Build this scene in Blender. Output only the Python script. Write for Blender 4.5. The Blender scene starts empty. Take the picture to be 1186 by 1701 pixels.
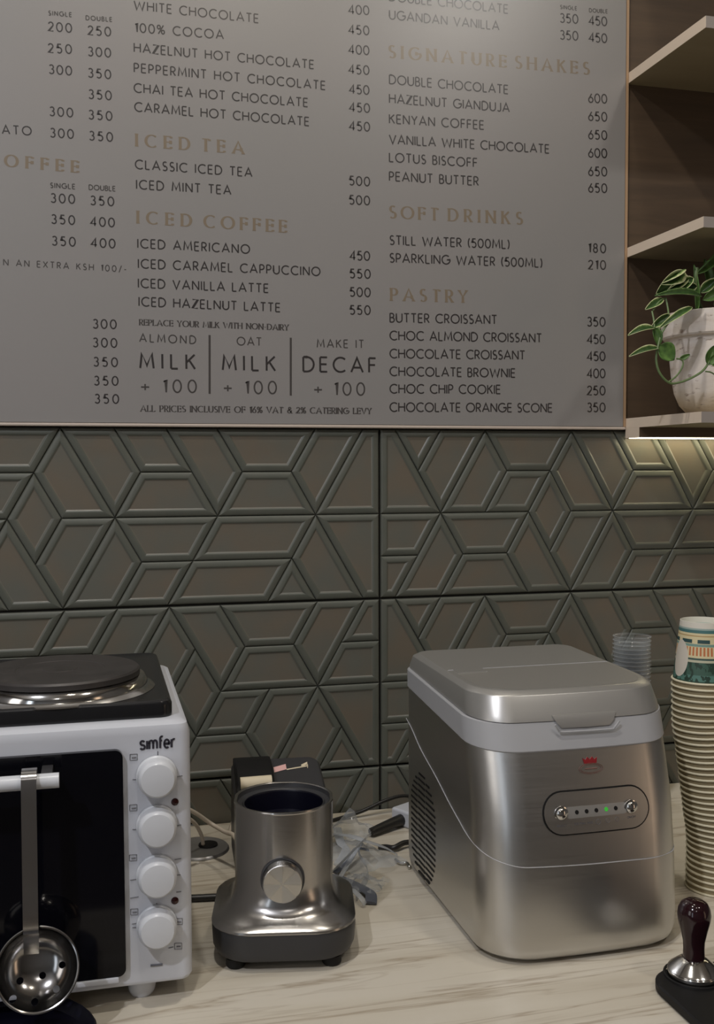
import bpy, bmesh, math, random
import numpy as np
from mathutils import Vector, Matrix
random.seed(7)
PI = math.pi
SC = bpy.context.scene
COL = SC.collection

# ------------------------------------------------------------------ camera
F = 1696.6
_w = np.array([4.31e-02, -2.491e-01, -8.6e-03]); _P = np.array([-4.6346, -1.6559, 19.866])
_th = np.linalg.norm(_w)
_K = np.array([[0, -_w[2], _w[1]], [_w[2], 0, -_w[0]], [-_w[1], _w[0], 0]]) / _th
RR = np.eye(3) + math.sin(_th) * _K + (1 - math.cos(_th)) * _K @ _K     # world (x, down, depth) -> camera (right, down, forward)
S = .0707; VC = 7.98336; RH = 1.7691 * S                                 # tile unit (m), counter level, tile row height
CC = -RR.T @ _P
CAM = Vector((CC[0] * S, CC[2] * S, (VC - CC[1]) * S))                   # x along the wall, y into the wall, z above the counter
def _v(a): return Vector((a[0], a[2], -a[1]))
cam = bpy.data.cameras.new('camera'); co = bpy.data.objects.new('camera', cam); COL.objects.link(co)
_r, _d, _f = _v(RR.T @ [1, 0, 0]), _v(RR.T @ [0, 1, 0]), _v(RR.T @ [0, 0, 1])
co.matrix_world = Matrix(((_r.x, -_d.x, -_f.x, CAM.x), (_r.y, -_d.y, -_f.y, CAM.y), (_r.z, -_d.z, -_f.z, CAM.z), (0, 0, 0, 1)))
cam.sensor_fit = 'VERTICAL'; cam.sensor_height = 24; cam.lens = F / 1701 * 24; cam.clip_start = .02
SC.camera = co
def ray(x, y): return _r * (x - 593) + _d * (y - 850.5) + _f * F
def onY(x, y, Y=0.0):
    d = ray(x, y); return CAM + d * ((Y - CAM.y) / d.y)
def onZ(x, y, Z=0.0):
    d = ray(x, y); return CAM + d * ((Z - CAM.z) / d.z)

# ------------------------------------------------------------------ world, exposure, lamps
wd = bpy.data.worlds.new('world'); SC.world = wd; wd.use_nodes = True
wd.node_tree.nodes['Background'].inputs[0].default_value = (.75, .8, .9, 1)
wd.node_tree.nodes['Background'].inputs[1].default_value = .05
SC.view_settings.view_transform = 'Standard'; SC.view_settings.look = 'None'
SC.view_settings.gamma = 1; SC.view_settings.use_curve_mapping = False
SC.view_settings.exposure = 0.0
CEIL = 2.14
# x, y, power, colour, spot angle, radius
LAMPS = [(-.07, -.88, 36, (1, .955, .88), 140, .035, .6),
         (-1.05, -1.90, 82, (.90, .92, 1.0), 160, .035, .6),
         (.60, -.40, 12, (1, .93, .80), 110, .04, .6),
         (1.15, -1.74, 24, (1, .95, .88), 172, .08, .15),
         (.42, -1.74, 8, (1, .90, .76), 172, .08, .15),
         (-.20, -3.30, 10, (1, .96, .92), 150, .045, .6)]  # last entry: unseen lamp added for reflections

# ------------------------------------------------------------------ helpers
def s2l(c): return tuple((v / 255 / 12.92 if v / 255 <= .04045 else ((v / 255 + .055) / 1.055) ** 2.4) for v in c)
def mat(name, col, rough=.5, metal=0.0, spec=.5, **k):
    m = bpy.data.materials.new(name); m.use_nodes = True
    b = m.node_tree.nodes['Principled BSDF']
    b.inputs['Base Color'].default_value = (*col, 1); b.inputs['Roughness'].default_value = rough
    b.inputs['Metallic'].default_value = metal; b.inputs['Specular IOR Level'].default_value = spec
    for kk, v in k.items(): b.inputs[kk.replace('_', ' ')].default_value = v
    return m
class N:
    def __init__(s, m): s.t = m.node_tree; s.b = s.t.nodes['Principled BSDF']
    def n(s, typ, **k):
        o = s.t.nodes.new(typ)
        for a, v in k.items():
            if a in ('op',): o.operation = v
            elif hasattr(o, a): setattr(o, a, v)
            else: o.inputs[a].default_value = v
        return o
    def l(s, a, b): s.t.links.new(a, b)
    def coords(s, scale=(1, 1, 1), rot=(0, 0, 0), kind='Object'):
        tc = s.n('ShaderNodeTexCoord'); mp = s.n('ShaderNodeMapping')
        mp.inputs['Scale'].default_value = scale; mp.inputs['Rotation'].default_value = rot
        s.l(tc.outputs[kind], mp.inputs['Vector']); return mp.outputs[0]
    def noise(s, vec, scale=5, detail=3, rough=.5, dist=0):
        o = s.n('ShaderNodeTexNoise'); s.l(vec, o.inputs['Vector'])
        o.inputs['Scale'].default_value = scale; o.inputs['Detail'].default_value = detail
        o.inputs['Roughness'].default_value = rough; o.inputs['Distortion'].default_value = dist
        return o.outputs[0]
    def ramp(s, fac, stops, interp='LINEAR'):
        o = s.n('ShaderNodeValToRGB'); o.color_ramp.interpolation = interp
        e = o.color_ramp.elements
        while len(e) < len(stops): e.new(.5)
        for i, (p, c) in enumerate(stops): e[i].position = p; e[i].color = (*c, 1) if len(c) == 3 else c
        s.l(fac, o.inputs[0]); return o.outputs[0]
    def mix(s, fac, a, b):
        o = s.n('ShaderNodeMix', data_type='RGBA')
        for v, i in ((fac, 0), (a, 6), (b, 7)):
            if hasattr(v, 'links'): s.l(v, o.inputs[i])
            elif i == 0: o.inputs[0].default_value = v
            else: o.inputs[i].default_value = (*v, 1)
        return o.outputs[2]
    def math(s, op, a, b=0.0):
        o = s.n('ShaderNodeMath', op=op)
        for v, i in ((a, 0), (b, 1)):
            if hasattr(v, 'links'): s.l(v, o.inputs[i])
            else: o.inputs[i].default_value = v
        return o.outputs[0]
    def color(s, c): s.l(c, s.b.inputs['Base Color'])
    def rough(s, c): s.l(c, s.b.inputs['Roughness'])
    def bump(s, h, strength=.2, dist=.001):
        o = s.n('ShaderNodeBump'); o.inputs['Strength'].default_value = strength; o.inputs['Distance'].default_value = dist
        s.l(h, o.inputs['Height']); s.l(o.outputs[0], s.b.inputs['Normal'])
def vary(m, c1, c2, scale, rot=(0, 0, 0), detail=3, nscale=1, bump=0, bd=.001, rr=None):
    n = N(m); v = n.coords(scale, rot); f = n.noise(v, nscale, detail)
    n.color(n.ramp(f, [(.3, c1), (.7, c2)]))
    if rr: n.rough(n.ramp(f, [(.3, (rr[0],) * 3), (.7, (rr[1],) * 3)]))
    if bump: n.bump(f, bump, bd)
    return m

def mesh(name, vs, fs, m, smooth=False, ms=None, fm=None):
    me = bpy.data.meshes.new(name); me.from_pydata([tuple(v) for v in vs], [], fs)
    for x in (ms or [m]): me.materials.append(x)
    if fm: me.polygons.foreach_set('material_index', fm)
    if smooth is True: me.polygons.foreach_set('use_smooth', [True] * len(me.polygons))
    me.update()
    if smooth == 'auto':
        bm = bmesh.new(); bm.from_mesh(me)
        for e in bm.edges:
            if len(e.link_faces) == 2 and e.calc_face_angle(0) > .55: e.smooth = False
        for f in bm.faces: f.smooth = True
        bm.to_mesh(me); bm.free(); me['soft'] = 1
    return me
def link(name, me, parent=None, loc=None):
    o = bpy.data.objects.new(name, me); COL.objects.link(o)
    if parent: o.parent = parent
    if loc is not None: o.location = loc
    if me and me.get('soft'):
        w = o.modifiers.new('even_normals', 'WEIGHTED_NORMAL'); w.keep_sharp = True; w.weight = 80
    return o
def part(name, vs, fs, m, parent, smooth='auto'):
    """vertices in world axes around the parent's local origin"""
    return link(name, mesh(name, vs, fs, m, smooth), parent)
def tag(o, label=None, cat=None, group=None, kind=None):
    if label: o['label'] = label
    if cat: o['category'] = cat
    if group: o['group'] = group
    if kind: o['kind'] = kind
    return o
def thing(name, label, cat, loc=(0, 0, 0), rz=0, group=None):
    o = bpy.data.objects.new(name, None); COL.objects.link(o); o.empty_display_size = .02
    o.location = loc; o.rotation_euler = (0, 0, rz); return tag(o, label, cat, group)
def dup(o, parent=None):
    c = o.copy(); COL.objects.link(c); c.parent = parent
    for ch in list(o.children): dup(ch, c)
    return c
def shift(vs, d): d = Vector(d); return [Vector(v) + d for v in vs]

def box(x0, x1, y0, y1, z0, z1, bev=0, seg=2):
    bm = bmesh.new(); bmesh.ops.create_cube(bm, size=1)
    for v in bm.verts:
        v.co = Vector(((x0 + x1) / 2 + v.co.x * (x1 - x0), (y0 + y1) / 2 + v.co.y * (y1 - y0), (z0 + z1) / 2 + v.co.z * (z1 - z0)))
    if bev: bmesh.ops.bevel(bm, geom=bm.edges[:], offset=bev, segments=seg, profile=.5, affect='EDGES')
    bm.verts.index_update()
    vs = [v.co.copy() for v in bm.verts]; fs = [[v.index for v in f.verts] for f in bm.faces]; bm.free()
    return vs, fs
def join(*parts):
    V = []; Fs = []
    for vs, fs in parts:
        k = len(V); V += [Vector(v) for v in vs]; Fs += [[i + k for i in f] for f in fs]
    return V, Fs
def loft(rings, cap0=True, cap1=True, closed=True):
    V = []; Fs = []; n = len(rings[0])
    for r in rings: V += [Vector(p) for p in r]
    for i in range(len(rings) - 1):
        for j in range(n if closed else n - 1):
            a = i * n + j; b = i * n + (j + 1) % n
            Fs.append([a, b, b + n, a + n])
    if cap0: Fs.append(list(range(n))[::-1])
    if cap1: Fs.append([(len(rings) - 1) * n + j for j in range(n)])
    return V, Fs
def lathe(prof, n=32, cap0=False, cap1=False, axis='z', c=(0, 0, 0)):
    rings = []
    for r, z in prof:
        ring = []
        for j in range(n):
            a = 2 * PI * j / n
            p = (r * math.cos(a), r * math.sin(a), z)
            if axis == 'y': p = (p[0], -z, p[1])        # axis towards -y (towards the room)
            ring.append(Vector(p) + Vector(c))
        rings.append(ring)
    return loft(rings, cap0, cap1)
def rrect(x0, x1, y0, y1, rf, rb=None, n=8, bow=0.0):
    """rounded rectangle, y0 = front. front corners rf, back corners rb; anticlockwise from above"""
    rb = rf if rb is None else rb; P = []
    for cx, cy, r, a0 in ((x1 - rb, y1 - rb, rb, 0), (x0 + rb, y1 - rb, rb, 90), (x0 + rf, y0 + rf, rf, 180), (x1 - rf, y0 + rf, rf, 270)):
        for k in range(n + 1):
            a = math.radians(a0 + 90 * k / n); P.append([cx + r * math.cos(a), cy + r * math.sin(a)])
        if a0 == 180:
            for k in range(1, 8): P.append([x0 + rf + (x1 - x0 - 2 * rf) * k / 8, y0])
    if bow:
        xm = (x0 + x1) / 2; h = (x1 - x0) / 2
        for p in P:
            if p[1] < (y0 + y1) / 2: p[1] -= bow * (1 - ((p[0] - xm) / h) ** 2)
    return P
def smoothpath(pts, n=6):
    pts = [Vector(p) for p in pts]; out = []
    for i in range(len(pts) - 1):
        p0 = pts[max(i - 1, 0)]; p1 = pts[i]; p2 = pts[i + 1]; p3 = pts[min(i + 2, len(pts) - 1)]
        for k in range(n):
            t = k / n
            out.append(.5 * ((2 * p1) + (p2 - p0) * t + (2 * p0 - 5 * p1 + 4 * p2 - p3) * t * t + (3 * p1 - p0 - 3 * p2 + p3) * t ** 3))
    return out + [pts[-1]]
def tube(pts, r, n=8, sm=6, flat=None):
    P = smoothpath(pts, sm) if sm else [Vector(p) for p in pts]
    rings = []; up = Vector((0, 0, 1)); prev = None
    for i, p in enumerate(P):
        t = (P[min(i + 1, len(P) - 1)] - P[max(i - 1, 0)]).normalized()
        a = prev if prev is not None else (Vector((0, 0, 1)) if abs(t.z) < .9 else Vector((1, 0, 0)))
        a = (a - t * a.dot(t)).normalized(); b = t.cross(a); prev = a
        rr = r(i / (len(P) - 1)) if callable(r) else r
        ra, rb = (rr, rr) if flat is None else (rr * flat, rr)
        rings.append([p + a * ra * math.cos(2 * PI * j / n) + b * rb * math.sin(2 * PI * j / n) for j in range(n)])
    return loft(rings)

# ------------------------------------------------------------------ lettering (stroke alphabet)
def arc(cx, cy, rx, ry, a0, a1, n=14):
    return [(cx + rx * math.cos(math.radians(a0 + (a1 - a0) * i / n)), cy + ry * math.sin(math.radians(a0 + (a1 - a0) * i / n))) for i in range(n + 1)]
G = {
 'A': (.84, [[(0, 0), (.42, 1), (.84, 0)], [(.16, .32), (.68, .32)]]),
 'B': (.5, [[(0, 0), (0, 1)], [(0, 1)] + arc(.22, .76, .22, .24, 90, -90) + [(0, .52)], [(0, .52)] + arc(.24, .26, .26, .26, 90, -90) + [(0, 0)]]),
 'C': (.82, [arc(.5, .5, .5, .5, 48, 312, 22)]),
 'D': (.74, [[(0, 0), (0, 1)] , [(0, 1), (.25, 1)] + arc(.25, .5, .49, .5, 90, -90, 18) + [(0, 0)]]),
 'E': (.5, [[(0, 0), (0, 1)], [(0, 1), (.5, 1)], [(0, .52), (.46, .52)], [(0, 0), (.5, 0)]]),
 'F': (.48, [[(0, 0), (0, 1)], [(0, 1), (.48, 1)], [(0, .52), (.44, .52)]]),
 'G': (.94, [arc(.5, .5, .5, .5, 48, 360, 24) + [(.6, .5)]]),
 'H': (.7, [[(0, 0), (0, 1)], [(.7, 0), (.7, 1)], [(0, .52), (.7, .52)]]),
 'I': (.0, [[(0, 0), (0, 1)]]),
 'J': (.4, [[(.4, 1), (.4, .25)] + arc(.2, .22, .2, .22, 0, -150, 10)]),
 'K': (.6, [[(0, 0), (0, 1)], [(.58, 1), (.02, .46)], [(.2, .6), (.6, 0)]]),
 'L': (.46, [[(0, 1), (0, 0)], [(0, 0), (.46, 0)]]),
 'M': (.92, [[(0, 0), (.12, 1), (.46, .18), (.8, 1), (.92, 0)]]),
 'N': (.72, [[(0, 0), (0, 1)], [(0, 1), (.72, 0)], [(.72, 0), (.72, 1)]]),
 'O': (1.0, [arc(.5, .5, .5, .5, 90, 450, 28)]),
 'P': (.5, [[(0, 0), (0, 1)], [(0, 1)] + [(.2, 1)] + arc(.22, .72, .28, .28, 90, -90) + [(0, .44)]]),
 'Q': (1.0, [arc(.5, .5, .5, .5, 90, 450, 28), [(.6, .3), (.95, -.08)]]),
 'R': (.54, [[(0, 0), (0, 1)], [(0, 1)] + [(.2, 1)] + arc(.22, .73, .28, .27, 90, -90) + [(0, .46)], [(.22, .46), (.54, 0)]]),
 'S': (.48, [arc(.25, .75, .21, .25, 40, 270, 12) + arc(.23, .25, .25, .25, 90, -140, 14)]),
 'T': (.6, [[(.3, 0), (.3, 1)], [(0, 1), (.6, 1)]]),
 'U': (.68, [[(0, 1), (0, .34)] + arc(.34, .34, .34, .34, 180, 360) + [(.68, 1)]]),
 'V': (.78, [[(0, 1), (.39, 0), (.78, 1)]]),
 'W': (1.2, [[(0, 1), (.3, 0), (.6, .86), (.9, 0), (1.2, 1)]]),
 'X': (.68, [[(0, 1), (.68, 0)], [(0, 0), (.68, 1)]]),
 'Y': (.66, [[(0, 1), (.33, .46), (.66, 1)], [(.33, .46), (.33, 0)]]),
 'Z': (.62, [[(0, 1), (.62, 1), (0, 0), (.62, 0)]]),
 '0': (.64, [arc(.32, .5, .32, .5, 90, 450, 24)]),
 '1': (.2, [[(0, .86), (.2, 1), (.2, 0)]]),
 '2': (.5, [arc(.25, .73, .25, .27, 165, -30, 12) + [(0, 0), (.52, 0)]]),
 '3': (.5, [arc(.24, .76, .22, .24, 150, -90, 12), arc(.24, .27, .26, .27, 90, -150, 14)]),
 '4': (.6, [[(.44, 0), (.44, 1), (0, .26), (.6, .26)]]),
 '5': (.5, [[(.46, 1), (.12, 1), (.06, .56)] + arc(.23, .31, .27, .31, 110, -140, 14)]),
 '6': (.54, [arc(.27, .3, .27, .3, 90, 450, 18), [(.03, .4), (.4, 1)]]),
 '8': (.5, [arc(.25, .76, .21, .24, 90, 450, 16), arc(.25, .27, .25, .27, 90, 450, 16)]),
 '+': (.5, [[(0, .42), (.5, .42)], [(.25, .17), (.25, .67)]]),
 '-': (.3, [[(0, .42), (.3, .42)]]), '/': (.4, [[(0, -.1), (.4, 1.05)]]),
 '%': (.8, [arc(.17, .77, .17, .22, 90, 450, 12), arc(.63, .23, .17, .22, 90, 450, 12), [(.1, 0), (.7, 1)]]),
 '&': (.7, [[(.7, 0), (.2, .62)] + arc(.34, .8, .17, .2, 200, -40, 10) + arc(.26, .27, .26, .27, 110, 330, 12) + [(.68, .46)]]),
 '(': (.2, [arc(.4, .5, .38, .66, 125, 235, 10)]), ')': (.2, [arc(-.2, .5, .38, .66, 55, -55, 10)]),
 ' ': (.32, []),
 's': (.5, [arc(.25, .57, .22, .18, 20, 250, 10) + arc(.25, .19, .25, .19, 80, -160, 10)]),
 'i': (.0, [[(0, 0), (0, .74)]]),
 'm': (.84, [[(0, 0), (0, .74)], [(0, .5)] + arc(.21, .5, .21, .24, 180, 0, 8) + [(.42, 0)], [(.42, .5)] + arc(.63, .5, .21, .24, 180, 0, 8) + [(.84, 0)]]),
 'f': (.3, [[(.1, 0), (.1, .8)] + arc(.3, .85, .2, .2, 180, 60, 6), [(0, .68), (.32, .68)]]),
 'e': (.56, [[(0, .37), (.56, .37)] + arc(.28, .37, .28, .37, 0, 310, 16)]),
 'r': (.34, [[(0, 0), (0, .74)], [(0, .42)] + arc(.28, .44, .28, .3, 180, 70, 8)]),
}
def text_mesh(s, width, cap, wt, serif=False, cond=None):
    """flat strokes in a local x/z plane (y = 0), starting at 0 and 'width' long"""
    gw = [G[c][0] for c in s]; tot = sum(gw); gap = 1.0
    sp = (width / cap - tot) / max(len(s) - 1, 1); kx = 1.0
    mn = .2 if not serif else .26
    if sp < mn: kx = (width / cap - mn * (len(s) - 1)) / tot; sp = mn
    kx = max(kx, .25)
    if cond: kx = cond; sp = (width / cap - tot * kx) / (len(s) - 1)
    V = []; Fs = []; x = 0; lay = 0
    for c in s:
        w, paths = G[c]
        if serif and c not in ' +-/':
            ext = []
            for p in paths:
                for a, b in ((p[0], p[1]), (p[-1], p[-2])):
                    if abs(a[1] - b[1]) > abs(a[0] - b[0]) * 1.2 and (abs(a[1]) < .02 or abs(a[1] - 1) < .02): ext.append([(a[0] - .15, a[1]), (a[0] + .15, a[1])])
                    elif abs(a[0] - b[0]) > .2 and abs(a[1] - b[1]) < .02 and a[0] > .3: ext.append([(a[0], a[1] - (.14 if a[1] > .3 else 0)), (a[0], a[1] + (.14 if a[1] < .9 else 0))])
            paths = paths + ext
        for p in paths:
            q = [Vector((x + a * kx, b)) * cap for a, b in p]; lay += 1; y = -lay * 1.5e-6
            nn = []
            for i in range(len(q)):
                d = (q[min(i + 1, len(q) - 1)] - q[max(i - 1, 0)])
                if d.length < 1e-9: d = Vector((1, 0))
                d.normalize(); h = wt / 2
                if serif: h = wt * (.26 + .52 * abs(d.y) ** 1.5)
                m = 1.0
                if 0 < i < len(q) - 1:
                    a = (q[i] - q[i - 1]).normalized(); b = (q[i + 1] - q[i]).normalized()
                    m = min(1 / max(math.sqrt(max((1 + a.dot(b)) / 2, 0)), .35), 2.2)
                nn.append((q[i], Vector((-d.y, d.x)) * h * m))
            k = len(V)
            for pt, nr in nn:
                V += [Vector((pt.x + nr.x, y, pt.y + nr.y)), Vector((pt.x - nr.x, y, pt.y - nr.y))]
            for i in range(len(nn) - 1): Fs.append([k + 2 * i, k + 2 * i + 1, k + 2 * i + 3, k + 2 * i + 2])
        x += w * kx + sp
    return V, Fs
def write(parent, off, s, x0, y0, x1, y1, capx, Y, m, wt=None, serif=False, name='lettering', cond=None):
    a = onY(x0, y0, Y); b = onY(x1, y1, Y); up = onY(x0, y0 - capx, Y)
    cap = (up - a).z; w = (b - a).length
    vs, fs = text_mesh(s, w, cap, wt or cap * .15, serif, cond)
    ang = math.atan2(b.z - a.z, b.x - a.x); c, sn = math.cos(ang), math.sin(ang)
    vs = [Vector((v.x * c - v.z * sn, v.y, v.x * sn + v.z * c)) + a - Vector(off) for v in vs]
    return link(name, mesh(name, vs, fs, m), parent)

# ------------------------------------------------------------------ materials
M = {}
M['wall'] = mat('painted_wall', s2l((128, 126, 124)), .8)
M['ceiling'] = mat('ceiling_paint', s2l((228, 222, 214)), .9)
M['floor'] = vary(mat('floor_tile', (.2, .18, .16), .5), (.10, .085, .07), (.16, .135, .11), (2, 2, 2), nscale=2)
m = M['tile'] = mat('glazed_tile_field', (.2, .18, .15), .34, spec=.5); n = N(m)
v = n.coords((1, 1, 1)); f1 = n.noise(v, 14, 4); f2 = n.noise(n.coords((1, 1, 6)), 60, 3)
n.color(n.mix(n.ramp(f1, [(.35, (0, 0, 0)), (.65, (1, 1, 1))]), s2l((104, 96, 84)), s2l((96, 96, 88))))
n.bump(f2, .12, .0006); n.rough(n.ramp(f2, [(.3, (.28,) * 3), (.7, (.4,) * 3)]))
m = M['rim'] = mat('glazed_tile_rim', s2l((100, 101, 91)), .4, spec=.4); n = N(m)
n.color(n.ramp(n.noise(n.coords(), 30, 3), [(.3, s2l((84, 87, 79))), (.7, s2l((90, 91, 83)))]))
M['grout'] = mat('dark_grout', s2l((58, 56, 50)), .85)
M['edge_highlight'] = mat('painted_edge_highlight', s2l((185, 172, 160)), .5)
M['board'] = mat('menu_board_white', s2l((156, 151, 149)), .33, spec=.8)
vary(M['board'], s2l((138, 134, 132)), s2l((135, 133, 131)), (3, 3, 3))
M['ink'] = mat('dark_print', s2l((50, 46, 46)), .30, spec=.8)
M['ink2'] = mat('small_print', s2l((68, 64, 62)), .30, spec=.8)
M['gold'] = mat('gold_heading_print', s2l((124, 111, 94)), .30, spec=.8)
def wood(name, c1, c2, scale, rough=.55, rot=(0, 0, 0)):
    m = mat(name, c1, rough); n = N(m)
    v = n.coords(scale, rot); g = n.noise(v, 3, 6, .6, .6); h = n.noise(n.coords(tuple(q * 3 for q in scale), rot), 9, 4)
    n.color(n.mix(n.math('MULTIPLY', h, .5), n.ramp(g, [(.3, c1), (.7, c2)]), c1)); n.bump(h, .15, .0004)
    return m
M['dark_wood'] = wood('dark_oak_laminate', s2l((72, 57, 43)), s2l((92, 74, 56)), (1.2, 6, 14))
M['pale_wood'] = wood('pale_oak_edge', s2l((220, 202, 182)), s2l((228, 210, 190)), (14, 1.5, 14))
M['shelf'] = wood('shelf_laminate', s2l((150, 138, 112)), s2l((158, 146, 120)), (2, 8, 8))
M['shelf_front'] = mat('grey_shelf_edge', s2l((150, 142, 136)), .5)
# counter: cream stone-look laminate with long brown streaks
m = M['counter'] = mat('streaked_cream_laminate', (.5, .45, .38), .38); n = N(m)
v = n.coords((.8, 6, 1), (0, 0, -.04)); g = n.noise(v, 2.4, 4, .5, .5)
v2 = n.coords((.55, 6.5, 1), (0, 0, -.07)); g2 = n.noise(v2, 2.3, 5, .55, .8); g3 = n.noise(n.coords((.9, 11, 1), (0, 0, -.02)), 2.2, 4, .5, .4)
base = n.ramp(g, [(.28, s2l((188, 178, 160))), (.5, s2l((202, 194, 178))), (.72, s2l((210, 203, 190)))])
vein = n.ramp(g2, [(.0, (0, 0, 0)), (.472, (0, 0, 0)), (.492, (.22, .22, .22)), (.501, (.6, .6, .6)), (.51, (.2, .2, .2)), (.53, (0, 0, 0))])
vein2 = n.ramp(g3, [(.0, (0, 0, 0)), (.485, (0, 0, 0)), (.5, (.24, .24, .24)), (.515, (0, 0, 0))])
n.color(n.mix(vein2, n.mix(vein, base, s2l((140, 122, 98))), s2l((150, 134, 112))))
n.bump(g, .05, .0005)
# metals and plastics
def steel(name, col, r0, r1, scale, metal=1.0):
    m = mat(name, col, r0, metal); n = N(m)
    f = n.noise(n.coords(scale), 1, 4, .7); n.rough(n.ramp(f, [(.3, (r0,) * 3), (.7, (r1,) * 3)])); n.bump(f, .06, .0002)
    return m
M['steel'] = steel('brushed_steel', (.45, .435, .42), .19, .27, (60, 60, 1500))
M['skimmer'] = mat('dull_polished_steel', (.34, .33, .32), .16, 1)
M['flange'] = mat('satin_grommet_metal', (.55, .54, .53), .38, .9)
M['steel_pol'] = mat('polished_steel', (.62, .61, .59), .12, 1)
M['ice_body'] = steel('silver_metallic_shell', (.56, .55, .53), .30, .36, (8, 8, 500))
M['ice_lid'] = mat('grey_lid_plastic', s2l((172, 170, 166)), .33, .62)
M['ice_win'] = mat('smoky_lid_panel', s2l((150, 147, 142)), .28, .35)
M['band'] = mat('pale_grey_plastic', s2l((163, 163, 165)), .42)
M['white'] = mat('white_enamel', s2l((198, 200, 206)), .33)
M['knob'] = mat('white_knob_plastic', s2l((206, 208, 212)), .3)
M['glass_black'] = mat('black_oven_glass', (.003, .003, .005), .08, spec=.25)
M['black'] = mat('black_enamel', (.010, .010, .011), .22)
M['hot'] = vary(mat('cast_iron_plate', (.03, .028, .028), .5, .3), (.040, .036, .034), (.056, .05, .047), (30, 30, 30), rr=(.4, .5))
M['rubber'] = mat('black_rubber', (.008, .0075, .0075), .55, spec=.25)
M['dark_plastic'] = mat('dark_grey_plastic', (.035, .034, .036), .4)
M['mark'] = mat('grey_panel_print', s2l((92, 92, 98)), .5)
M['logo'] = mat('dark_logo_print', s2l((48, 46, 54)), .4)
M['red_lamp'] = mat('unlit_red_lamp', (.03, .004, .004), .15)
M['red'] = mat('red_crown_print', s2l((128, 26, 32)), .4)
M['brownprint'] = mat('brown_emblem_print', s2l((110, 78, 70)), .5)
M['navy'] = mat('dark_blue_plastic', (.002, .002, .008), .35)
M['grey_trim'] = mat('dark_base_skirt', s2l((56, 56, 58)), .45, .2)
M['cream'] = mat('cream_paper', s2l((214, 200, 172)), .7)
M['cable_white'] = mat('white_cable_jacket', s2l((196, 184, 168)), .45)
M['cable_black'] = mat('black_cable_jacket', (.014, .013, .012), .4)
M['blue_grey'] = mat('blue_grey_strap', s2l((84, 88, 98)), .5)
M['wine'] = mat('dark_lacquered_wood', (.016, .004, .006), .12)
M['green_led'] = mat('green_indicator', (.02, .3, .03), .4)
_b = M['green_led'].node_tree.nodes['Principled BSDF']; _b.inputs['Emission Color'].default_value = (.08, .6, .06, 1); _b.inputs['Emission Strength'].default_value = .35
def clear(name, tint, alpha, rough=.05):
    m = bpy.data.materials.new(name); m.use_nodes = True; t = m.node_tree; t.nodes.clear()
    o = t.nodes.new('ShaderNodeOutputMaterial'); tr = t.nodes.new('ShaderNodeBsdfTransparent'); gl = t.nodes.new('ShaderNodeBsdfPrincipled')
    tr.inputs[0].default_value = (*tint, 1); gl.inputs['Base Color'].default_value = (.5, .52, .54, 1); gl.inputs['Roughness'].default_value = rough
    lw = t.nodes.new('ShaderNodeLayerWeight'); lw.inputs[0].default_value = .35
    mr = t.nodes.new('ShaderNodeMapRange'); mr.inputs['To Min'].default_value = alpha; mr.inputs['To Max'].default_value = min(1, alpha + .6)
    mx = t.nodes.new('ShaderNodeMixShader')
    t.links.new(lw.outputs['Facing'], mr.inputs[0]); t.links.new(mr.outputs[0], mx.inputs[0])
    t.links.new(tr.outputs[0], mx.inputs[1]); t.links.new(gl.outputs[0], mx.inputs[2]); t.links.new(mx.outputs[0], o.inputs[0])
    return m
M['clear'] = clear('clear_plastic', (.97, .98, .98), .07)
M['film'] = clear('crumpled_clear_film', (.95, .96, .97), .10, .12)
M['clear2'] = clear('cloudy_clear_plastic', (.93, .94, .96), .22, .2)
def emit(name, col, st):
    m = mat(name, (.8, .8, .8)); b = m.node_tree.nodes['Principled BSDF']
    b.inputs['Emission Color'].default_value = (*col, 1); b.inputs['Emission Strength'].default_value = st; return m

# ------------------------------------------------------------------ room shell
def structure(name, vs, fs, m, **k): return tag(link(name, mesh(name, vs, fs, m, k.get('smooth', False))), kind='structure')
XL, XR, YB, ZF = -2.3, 2.6, -4.3, -.90
wall = structure('wall_back', *box(XL, XR, .010, .11, ZF, CEIL), M['wall'])
structure('wall_left', *box(XL - .1, XL, YB, .11, ZF, CEIL), M['wall'])
structure('wall_right', *box(XR, XR + .1, YB, .11, ZF, CEIL), M['wall'])
structure('wall_front', *box(XL - .1, XR + .1, YB - .1, YB, ZF, CEIL), M['wall'])
structure('floor', *box(XL - .1, XR + .1, YB - .1, .11, ZF - .1, ZF), M['floor'])
structure('ceiling', *box(XL - .1, XR + .1, YB - .1, .11, CEIL, CEIL + .1), M['ceiling'])

win = structure('added_glow_panel_1', *box(XL - .002, XL + .03, -3.75, -3.05, -.2, 1.75), M['white'])  # unseen glowing panel, added for the cool streak on the steel
pane = link('pane', mesh('pane', *box(XL + .028, XL + .034, -3.70, -3.10, -.15, 1.70), emit('added_pane_glow', (.78, .88, 1.0), 2.4)), win)
glow2 = structure('added_glow_panel_2', *box(XL - .002, XL + .03, -2.35, -1.45, .15, 1.75), M['white'])  # second unseen glowing panel, added as side fill for shelf ends and pot
link('pane', mesh('pane', *box(XL + .028, XL + .034, -2.30, -1.50, .20, 1.70), emit('added_pane_glow', (1, .95, .9), 1.8)), glow2)
dr = structure('added_glow_door', *box(XR - .04, XR + .002, -3.1, -2.2, ZF, 1.25), M['pale_wood'])  # unseen door with glowing glass, added for the warm streak on the steel
link('added_glow_glass', mesh('added_glow_glass', *box(XR - .044, XR - .038, -2.9, -2.4, -.5, 1.1), emit('warm_glow_glass', (1, .66, .40), 1.2)), dr)
link('handle', mesh('handle', *box(XR - .08, XR - .04, -3.02, -2.98, 0, .16, .004), M['steel']), dr)

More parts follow.
